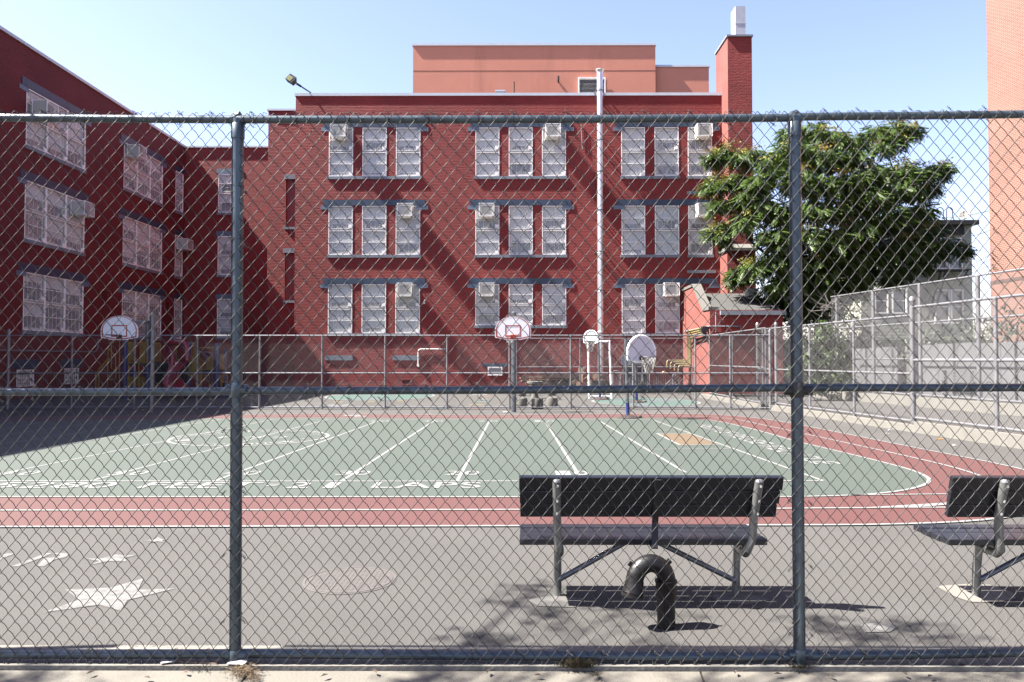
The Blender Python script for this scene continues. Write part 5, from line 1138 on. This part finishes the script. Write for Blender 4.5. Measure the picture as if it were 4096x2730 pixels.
# dead twigs above the boundary fence
tw = MB(); rw = random.Random(4)
for i in range(16):
    a = P(3300+rw.uniform(-20,140), 1215+rw.uniform(-5,60), 27.6); 
    for j in range(3): b = a+Vector((rw.uniform(-.7,.7), rw.uniform(-.2,.2), rw.uniform(-.1,.55))); tw.tube([a, b], [.012,.004], 4)
tag(tw.build('dead_branch', mat('bleached_twig', (.12,.11,.10), .9)), 'bare pale twigs poking over the boundary fence', 'branch')
# dark wall and shrubs behind
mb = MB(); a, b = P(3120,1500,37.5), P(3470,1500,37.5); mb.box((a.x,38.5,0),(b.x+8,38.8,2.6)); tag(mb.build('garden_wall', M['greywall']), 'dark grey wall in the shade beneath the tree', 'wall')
sh = thing('shrub', 'dark shrubs growing behind the sheet metal fence', 'shrub', (17, 31, .3)); vp = []
for i in range(26):
    c = np.array(S0+BD*(i*.42-2)+BNv*rng.uniform(1.0,2.6)) + np.array([0,0,rng.uniform(1.5,3.0)]); n = 90; d = rng.normal(size=(n,3)); d /= np.linalg.norm(d,axis=1,keepdims=True); vp.append(c+d*.75*rng.uniform(.3,1,size=(n,1)))
vp = np.concatenate(vp); n = len(vp); V, Q = scatter(vp, rng.uniform(0,6.28,n), rng.uniform(-.2,1.1,n), rng.normal(0,.6,n), rng.uniform(.12,.24,n), QUAD, QF); np_mesh('foliage', V, Q, mat('dark_shrub_leaf', (.016,.026,.012), .6, var=.4), sh)
bh = thing('shrub', 'dark leafy bushes behind the annex beneath the big tree', 'shrub', (14, 38, .1)); vp = []
for i in range(34):
    c = np.array([rng.uniform(11.9,17.8), rng.uniform(37.2,38.3), rng.uniform(1,5.6)]); n = 130; d = rng.normal(size=(n,3)); d /= np.linalg.norm(d,axis=1,keepdims=True); vp.append(c+d*.95*rng.uniform(.3,1,size=(n,1)))
vp = np.concatenate(vp); n = len(vp); V, Q = scatter(vp, rng.uniform(0,6.28,n), rng.uniform(-.2,1.1,n), rng.normal(0,.6,n), rng.uniform(.14,.28,n), QUAD, QF); np_mesh('foliage', V, Q, bpy.data.materials['dark_shrub_leaf'], bh)
# ------------------------------------------------------------------ grey green house
YH = 46.0; hs_ = thing('clapboard_house', 'grey green clapboard house with dark cornice behind the tree', 'house', (P(3660,1400,YH).x, YH, 0))
hx0, hx1 = P(3450,1400,YH).x, P(3893,1400,YH).x; hz = P(3800,900,YH).z; hw = Wall((0,YH,0),(1,0,0),(0,-1,0))
def hX(u): return P(u,1400,YH).x
def hZ(v): return P(3700,v,YH).z
wn2 = [(hX(3740),hX(3788),hZ(1073),hZ(958)),(hX(3803),hX(3850),hZ(1073),hZ(958)),(hX(3505),hX(3550),hZ(1250),hZ(1158)),(hX(3575),hX(3625),hZ(1250),hZ(1158)),(hX(3745),hX(3795),hZ(1290),hZ(1165)),(hX(3810),hX(3850),hZ(1290),hZ(1165)),(hX(3475),hX(3512),hZ(1075),hZ(960)),(hX(3530),hX(3575),hZ(1075),hZ(960))]
mb = MB(); zz = 0.0; lap = .195
hw.build('front_wall', M['siding'], hx0, hx1, 0, hz, wn2, hs_, .12)
mb = MB()
while zz < hz-.5:
    segs = [(hx0, hx1)]
    for h in wn2:
        if h[2]-.12 < zz < h[3]+.12: segs = [s for (a,b) in segs for s in ((a, min(b,h[0]-.08)), (max(a,h[1]+.08), b)) if s[1]-s[0] > .02]
    for a, b in segs: mb.add([hw.p(a,zz,.014), hw.p(b,zz,.014), hw.p(b,zz+lap,.004), hw.p(a,zz+lap,.004), hw.p(a,zz,.0), hw.p(b,zz,.0)], [(0,1,2,3),(4,5,1,0)])
    zz += lap
mb.build('clapboards', M['siding'], hs_)
for h in wn2:
    mb = MB(); t = .09
    hw.box(mb, h[0]-t, h[0], h[2]-t, h[3]+t, -.02, .06); hw.box(mb, h[1], h[1]+t, h[2]-t, h[3]+t, -.02, .06); hw.box(mb, h[0], h[1], h[3], h[3]+t, -.02, .06); hw.box(mb, h[0], h[1], h[2]-t, h[2], -.02, .06); hw.box(mb, h[0], h[1], (h[2]+h[3])/2-.03, (h[2]+h[3])/2+.03, -.08, -.03)
    wo = mb.build('window', M['frame'], hs_); k = MB(); k.add([hw.p(h[0],h[2],-.1), hw.p(h[1],h[2],-.1), hw.p(h[1],h[3],-.1), hw.p(h[0],h[3],-.1)], [(0,1,2,3)]); k.build('pane', M['glass'], wo)
mb = MB(); mb.box((hx0,YH+.13,0),(hx1,YH+6,hz-.2)); mb.build('side_wall', M['siding'], hs_)
mb = MB(); mb.box((hx0-.2,YH-.45,hz-.05),(hx1+.22,YH+6.2,hz+.22)); mb.box((hx0,YH-.20,hz-.62),(hx1-.55,YH-.0,hz-.051)); mb.build('cornice', mat('dark_brown_cornice', (.012,.011,.01), .7), hs_)
fe = MB(); zf = hZ(1085)
fe.box((hX(3690),YH-1.0,zf-.06),(hX(3850),YH-.05,zf))
for u in range(3690, 3851, 8): fe.tube([(hX(u),YH-1,zf),(hX(u),YH-1,zf+.9)], .012, 4)
for z_ in (.45,.9): fe.tube([(hX(3690),YH-1,zf+z_),(hX(3850),YH-1,zf+z_)], .02, 5)
for s in (0, .55): fe.bar((hX(3755),YH-.9+s,zf-.05),(hX(3700),YH-.9+s,zf-3.0),.06,.12)
for u in (3705,3840): fe.bar((hX(u),YH-.95,zf-.05),(hX(u),YH-.05,zf-.9),.05,.05)
fe.build('fire_escape', M['black'], hs_)
def hoop(u0, u1, label):
    mb = MB(); a, b = P(u0,885,YH+.5), P(u1,885,YH+.5); zt_ = P(3760,831,YH+.5).z; r = (b.x-a.x)/2
    mb.tube([(a.x,YH+.5,hz)]+[((a.x+b.x)/2-math.cos(t)*r,YH+.5,zt_-r+math.sin(t)*r) for t in np.linspace(.0,PI,12)]+[(b.x,YH+.5,hz+.55),(b.x+.08,YH+.5,hz+.4),(b.x+.14,YH+.5,hz)], .028, 7)
    tag(mb.build('ladder_hoop', M['black']), label, 'roof ladder')
hoop(3748,3774,'left black ladder hoop curving above the house roof'); hoop(3787,3811,'right black ladder hoop beside the satellite dish')
dc = P(3857,860,YH+.8); ds = thing('satellite_dish', 'round grey satellite dish on the house roof', 'satellite dish', (dc.x,dc.y,hz)); nrm = Vector((-.5,-.75,.45)).normalized(); Rq = nrm.to_track_quat('Z','Y').to_matrix().to_4x4(); Rq.translation = dc
mb = MB(); vs = []; k = 20
for rr_ in (.02,.14,.26,.36): vs += [Rq @ Vector((math.cos(2*PI*j/k)*rr_, math.sin(2*PI*j/k)*rr_, rr_*rr_*.9-.1)) for j in range(k)]
mb.add(vs, [(i*k+j,i*k+(j+1)%k,(i+1)*k+(j+1)%k,(i+1)*k+j) for i in range(3) for j in range(k)]+[tuple(range(k))]); o = mb.build('reflector', mat('dish_grey', (.13,.125,.12), .5), ds, True); o.modifiers.new('s','SOLIDIFY').thickness = .02
mb = MB(); mb.tube([Rq @ Vector((0,-.3,-.02)), Rq @ Vector((0,-.05,.38))], .018, 6); mb.bar(Rq @ Vector((-.05,-.05,.38)), Rq @ Vector((.05,-.05,.38)), .07, .07); mb.build('receiver_arm', M['black'], ds)
mb = MB(); mb.tube([(dc.x+.02,dc.y+.1,hz+.2),(dc.x+.02,dc.y+.1,dc.z)], .03, 6); mb.build('mast', M['galv'], ds)
# orange brick building at the right edge
xo = 17.85; yo = P(3960,1000,28).y; yo = xo/((3961-2060)/F); ob = thing('orange_brick_building', 'tall orange brick building side cut by the right edge of the photo', 'building', (xo+4, 15, 0))
mb = MB(); mb.add([(xo,yo,0),(xo,2,0),(xo,2,24),(xo,yo,24)], [(0,1,2,3)], 0); mb.add([(xo,yo,0),(xo+14,yo,0),(xo+14,yo,24),(xo,yo,24)], [(0,1,2,3)], 1); mb.add([(xo,2,0),(xo+14,2,0),(xo+14,2,24),(xo,2,24)], [(0,1,2,3)], 1); mb.add([(xo,2,24),(xo+14,2,24),(xo+14,yo,24),(xo,yo,24)], [(0,1,2,3)], 1); mb.build('brick_wall', [M['orange_y'], M['orange_x']], ob)
mb = MB(); zb_ = P(3965,1130,yo).z; mb.box((xo-.012,2,zb_-.09),(xo-.001,yo,zb_+.03)); mb.build('dark_course', mat('dark_brick_course', (.04,.022,.017), .8, var=.4, scale=5), ob)
mb = MB(); mb.box((22.5,58,0),(38,66,P(3930,1388,58).z)); mb.box((22.3,57.7,P(3930,1388,58).z),(38,66,P(3930,1366,58).z)); tag(mb.build('garage', M['duct']), 'low pale roofed building far behind between house and brick building', 'building')
# overhead cables
def cable(pts, label, r=.012):
    mb = MB(); mb.tube([Vector(p) for p in pts], r, 5); tag(mb.build('overhead_cable', M['wire']), label, 'cable', 'cables between the house and the brick building')
def sag(a, b, s): return [a.lerp(b, t)-Vector((0,0,s*4*t*(1-t))) for t in np.linspace(0,1,9)]
for i, (u0,v0,u1,v1) in enumerate(((3720,872,3970,840),(3840,945,3970,915),(3830,1075,3968,1010),(3850,1072,3968,1032),(3800,1108,3968,1057),(3850,1125,3970,1072))):
    cable(sag(P(u0,v0,YH-1.2), P(u1,v1,yo-.5)+Vector((.05,0,0)), .12), ['topmost thin cable running past the satellite dish', 'thin cable below the dish to the brick building', 'steepest cable of the bundle at the house', 'second cable of the bundle at the house', 'lower cable of the bundle at the house', 'lowest cable from the house to the brick building'][i])
# ------------------------------------------------------------------ foreground litter, weeds
def litter(name, label, u, v, w, h, n, m, seed, rad=(.006,.02), lift=.012):
    r = np.random.default_rng(seed); c = np.array([[*G(u+a*w/2, v+b*h/2)][:2] for a, b in zip(r.normal(0,.45,n), r.normal(0,.45,n))]); p = np.concatenate([c, r.uniform(.003,lift,size=(n,1))], 1)
    V, Q = scatter(p, r.uniform(0,6.28,n), r.uniform(-.4,.4,n), r.normal(0,.5,n), r.uniform(rad[0],rad[1],n), QUAD*np.array([1.3,.6,1]), QF); o = np_mesh(name, V, Q, m); return o
o = litter('leaf_litter', '', 975, 2690, 130, 60, 900, M['straw'], 1, (.005,.018), .02); struct(o, 'stuff'); o['label'] = 'brown leaf litter heaped at the foot of the left fence post'; o['category'] = 'leaf litter'
o = litter('leaf_litter', '', 1020, 2715, 40, 30, 200, M['straw'], 2, (.004,.012)); struct(o, 'stuff'); o['label'] = 'thin trail of leaf litter in the sidewalk joint'; o['category'] = 'leaf litter'
o = litter('leaf_litter', '', 500, 2590, 900, 14, 260, M['straw'], 3, (.004,.012)); struct(o, 'stuff'); o['label'] = 'dry leaf crumbs along the kerb behind the left rail'; o['category'] = 'leaf litter'
o = litter('leaf_litter', '', 2700, 2585, 2300, 14, 260, M['straw'], 31, (.003,.009)); struct(o, 'stuff'); o['label'] = 'scattered crumbs along the kerb edge below the bench'; o['category'] = 'leaf litter'
def weed(u, v, w, n, label, seed, hgt=.05):
    r = random.Random(seed); mb = MB()
    for i in range(n):
        b = G(u+r.gauss(0,w/2.5), v+r.gauss(0,4)); t = b+Vector((r.uniform(-.05,.05), r.uniform(-.06,.02), r.uniform(.4,1)*hgt)); s = Vector((.0022,0,0)); mb.add([b-s, b+s, t], [(0,1,2)])
    o = mb.build('dry_weed', M['weed']); tag(o, label, 'weed')
weed(2310, 2668, 80, 420, 'tuft of dry weeds under the bottom rail at the sidewalk joint', 5, .06); weed(2385, 2700, 10, 60, 'few dry weeds further along the sidewalk joint', 6, .02); weed(3200, 2672, 60, 120, 'dry weeds at the foot of the right fence post', 7, .03)
weed(800, 2672, 100, 50, 'sparse dry weeds below the rail near the left post', 8, .03)
def scrap(u, v, w, h, label, m='paper', z=.012, rot=.3):
    c = G(u, v); mb = MB(); Mx = Matrix.Translation((c.x,c.y,z)) @ Matrix.Rotation(rot, 4, 'Z'); vs = [Mx @ Vector(p) for p in ((-w/2,-h/2,0),(w/2,-h/2,.004),(w/2,h/2,.012),(0,h/2*1.1,.02),(-w/2,h/2,.004))]; mb.prism(vs, (0,0,.0008)); tag(mb.build('paper_scrap', M[m]), label, 'paper')
scrap(675, 2655, .075, .05, 'crumpled pale paper scrap under the left rail'); scrap(950, 2662, .10, .05, 'white paper scrap at the foot of the left post', rot=-.2); scrap(2022, 1652, .16, .14, 'small white and blue wrapper by the hoop pole', z=.02)
scrap(1715, 1660, .10, .09, 'white scrap on the far track lane'); scrap(3560, 1724, .10, .05, 'blue wrapper on the asphalt by the kerb wall'); scrap(3760, 1760, .12, .06, 'orange wrapper by the higher kerb wall', 'orangepl'); scrap(3818, 1785, .08, .05, 'white scrap by the higher kerb wall'); scrap(3550, 1738, .08, .04, 'tiny white scrap between track and kerb wall'); scrap(570, 1644, .10, .12, 'tiny orange scrap in the shade by the left hoop pole', 'orangepl', .02)
mb = MB(); a, b = G(710,2650), G(870,2659); mb.bar(a+Vector((0,0,.008)), b+Vector((0,0,.008)), .022, .006); tag(mb.build('wood_strip', M['timber']), 'thin brown wood strip lying under the left rail', 'stick')
lv_ = [(3110,2700),(3620,2700),(3850,2665),(3320,2705),(3720,2710),(1500,2690),(1300,2705),(740,2690),(360,2695),(590,2715),(2940,2690),(2150,2705),(1950,2690)]
for i, (u, v) in enumerate(lv_):
    c = G(u, v); mb = MB(); a = i*1.7; mb.add([(c.x+math.cos(a+t)*.022*s, c.y+math.sin(a+t)*.022*s, .004+.007*(j % 2)) for j, (t, s) in enumerate(((0,1.2),(1.3,.5),(3.14,1),(4.9,.5)))], [(0,1,2,3)]); tag(mb.build('fallen_leaf', mat('brown_leaf_%d' % i, (.028+.006*(i % 3),.02,.014), .9) if i < 3 else bpy.data.materials['brown_leaf_%d' % (i % 3)]), 'small brown fallen leaf on the pale sidewalk', 'leaf', 'fallen leaves on the sidewalk')
# ------------------------------------------------------------------ out of frame: street tree (dappled shade)
sd_ = -SUN
blobs = [(2150,2360,70,2.4),(2060,2420,60,2),(2200,2450,55,2),(2260,2500,50,1.6),(1900,2560,60,1.6),(1980,2560,60,1.6),(2480,2440,45,1.6),(2550,2470,40,1.4),(2620,2560,50,1.2),(3280,2490,70,2),(3400,2540,70,2),(3500,2560,60,1.5),(3620,2500,60,2),(3720,2540,70,2),(3800,2560,40,1.2),(2750,2460,30,.8),
         (-20,2700,90,2),(120,2690,80,2),(250,2720,60,1.6),(1650,2710,70,1.6),(1800,2690,70,1.6),(1930,2715,60,1.4),(2060,2690,40,1),(3350,2700,80,2),(3600,2705,90,2.4),(3850,2690,90,2.4),(4050,2700,80,2),(3000,2715,60,1.6),(2500,2715,60,1.2),(2750,2720,50,1.2)]
lp = []; rs = np.random.default_rng(77); stl = []
for (u, v, r, dn) in blobs:
    g = np.array(G(u, v)); R_ = r*g[1]/F; zz = rs.uniform(5.6, 6.8); c = g + np.array(SUN)/SUN.z*zz; stl.append(c)
    n = int(26*dn*R_/.1); d = rs.normal(size=(n,3)); d /= np.linalg.norm(d,axis=1,keepdims=True); lp.append(c + d*rs.uniform(.2,1,size=(n,1))*np.array([R_*1.3,R_*2.3,.3]))
lp = np.concatenate(lp); n = len(lp); V, Q = scatter(lp, rs.uniform(0,6.28,n), rs.uniform(-.3,.6,n), rs.normal(0,.4,n), rs.uniform(.05,.085,n), QUAD, QF)
stt = thing('street_tree', 'leafy street tree on the sidewalk beside the camera', 'tree', (-5.2, 1.6, 0)); np_mesh('crown', V, Q, M['vine'], stt)
mb = MB(); f0 = Vector((-5.1,1.7,3.6)); mb.tube([(-5.2,1.6,-.05),(-5.15,1.65,1.8),f0], [.2,.16,.13], 12)
for i, c in enumerate(stl): c = Vector(c); m1 = f0.lerp(c,.5)+Vector((0,0,.7)); mb.tube([f0, m1, c], [.03,.018,.005], 5)
mb.build('trunk', M['bark'], stt, True)
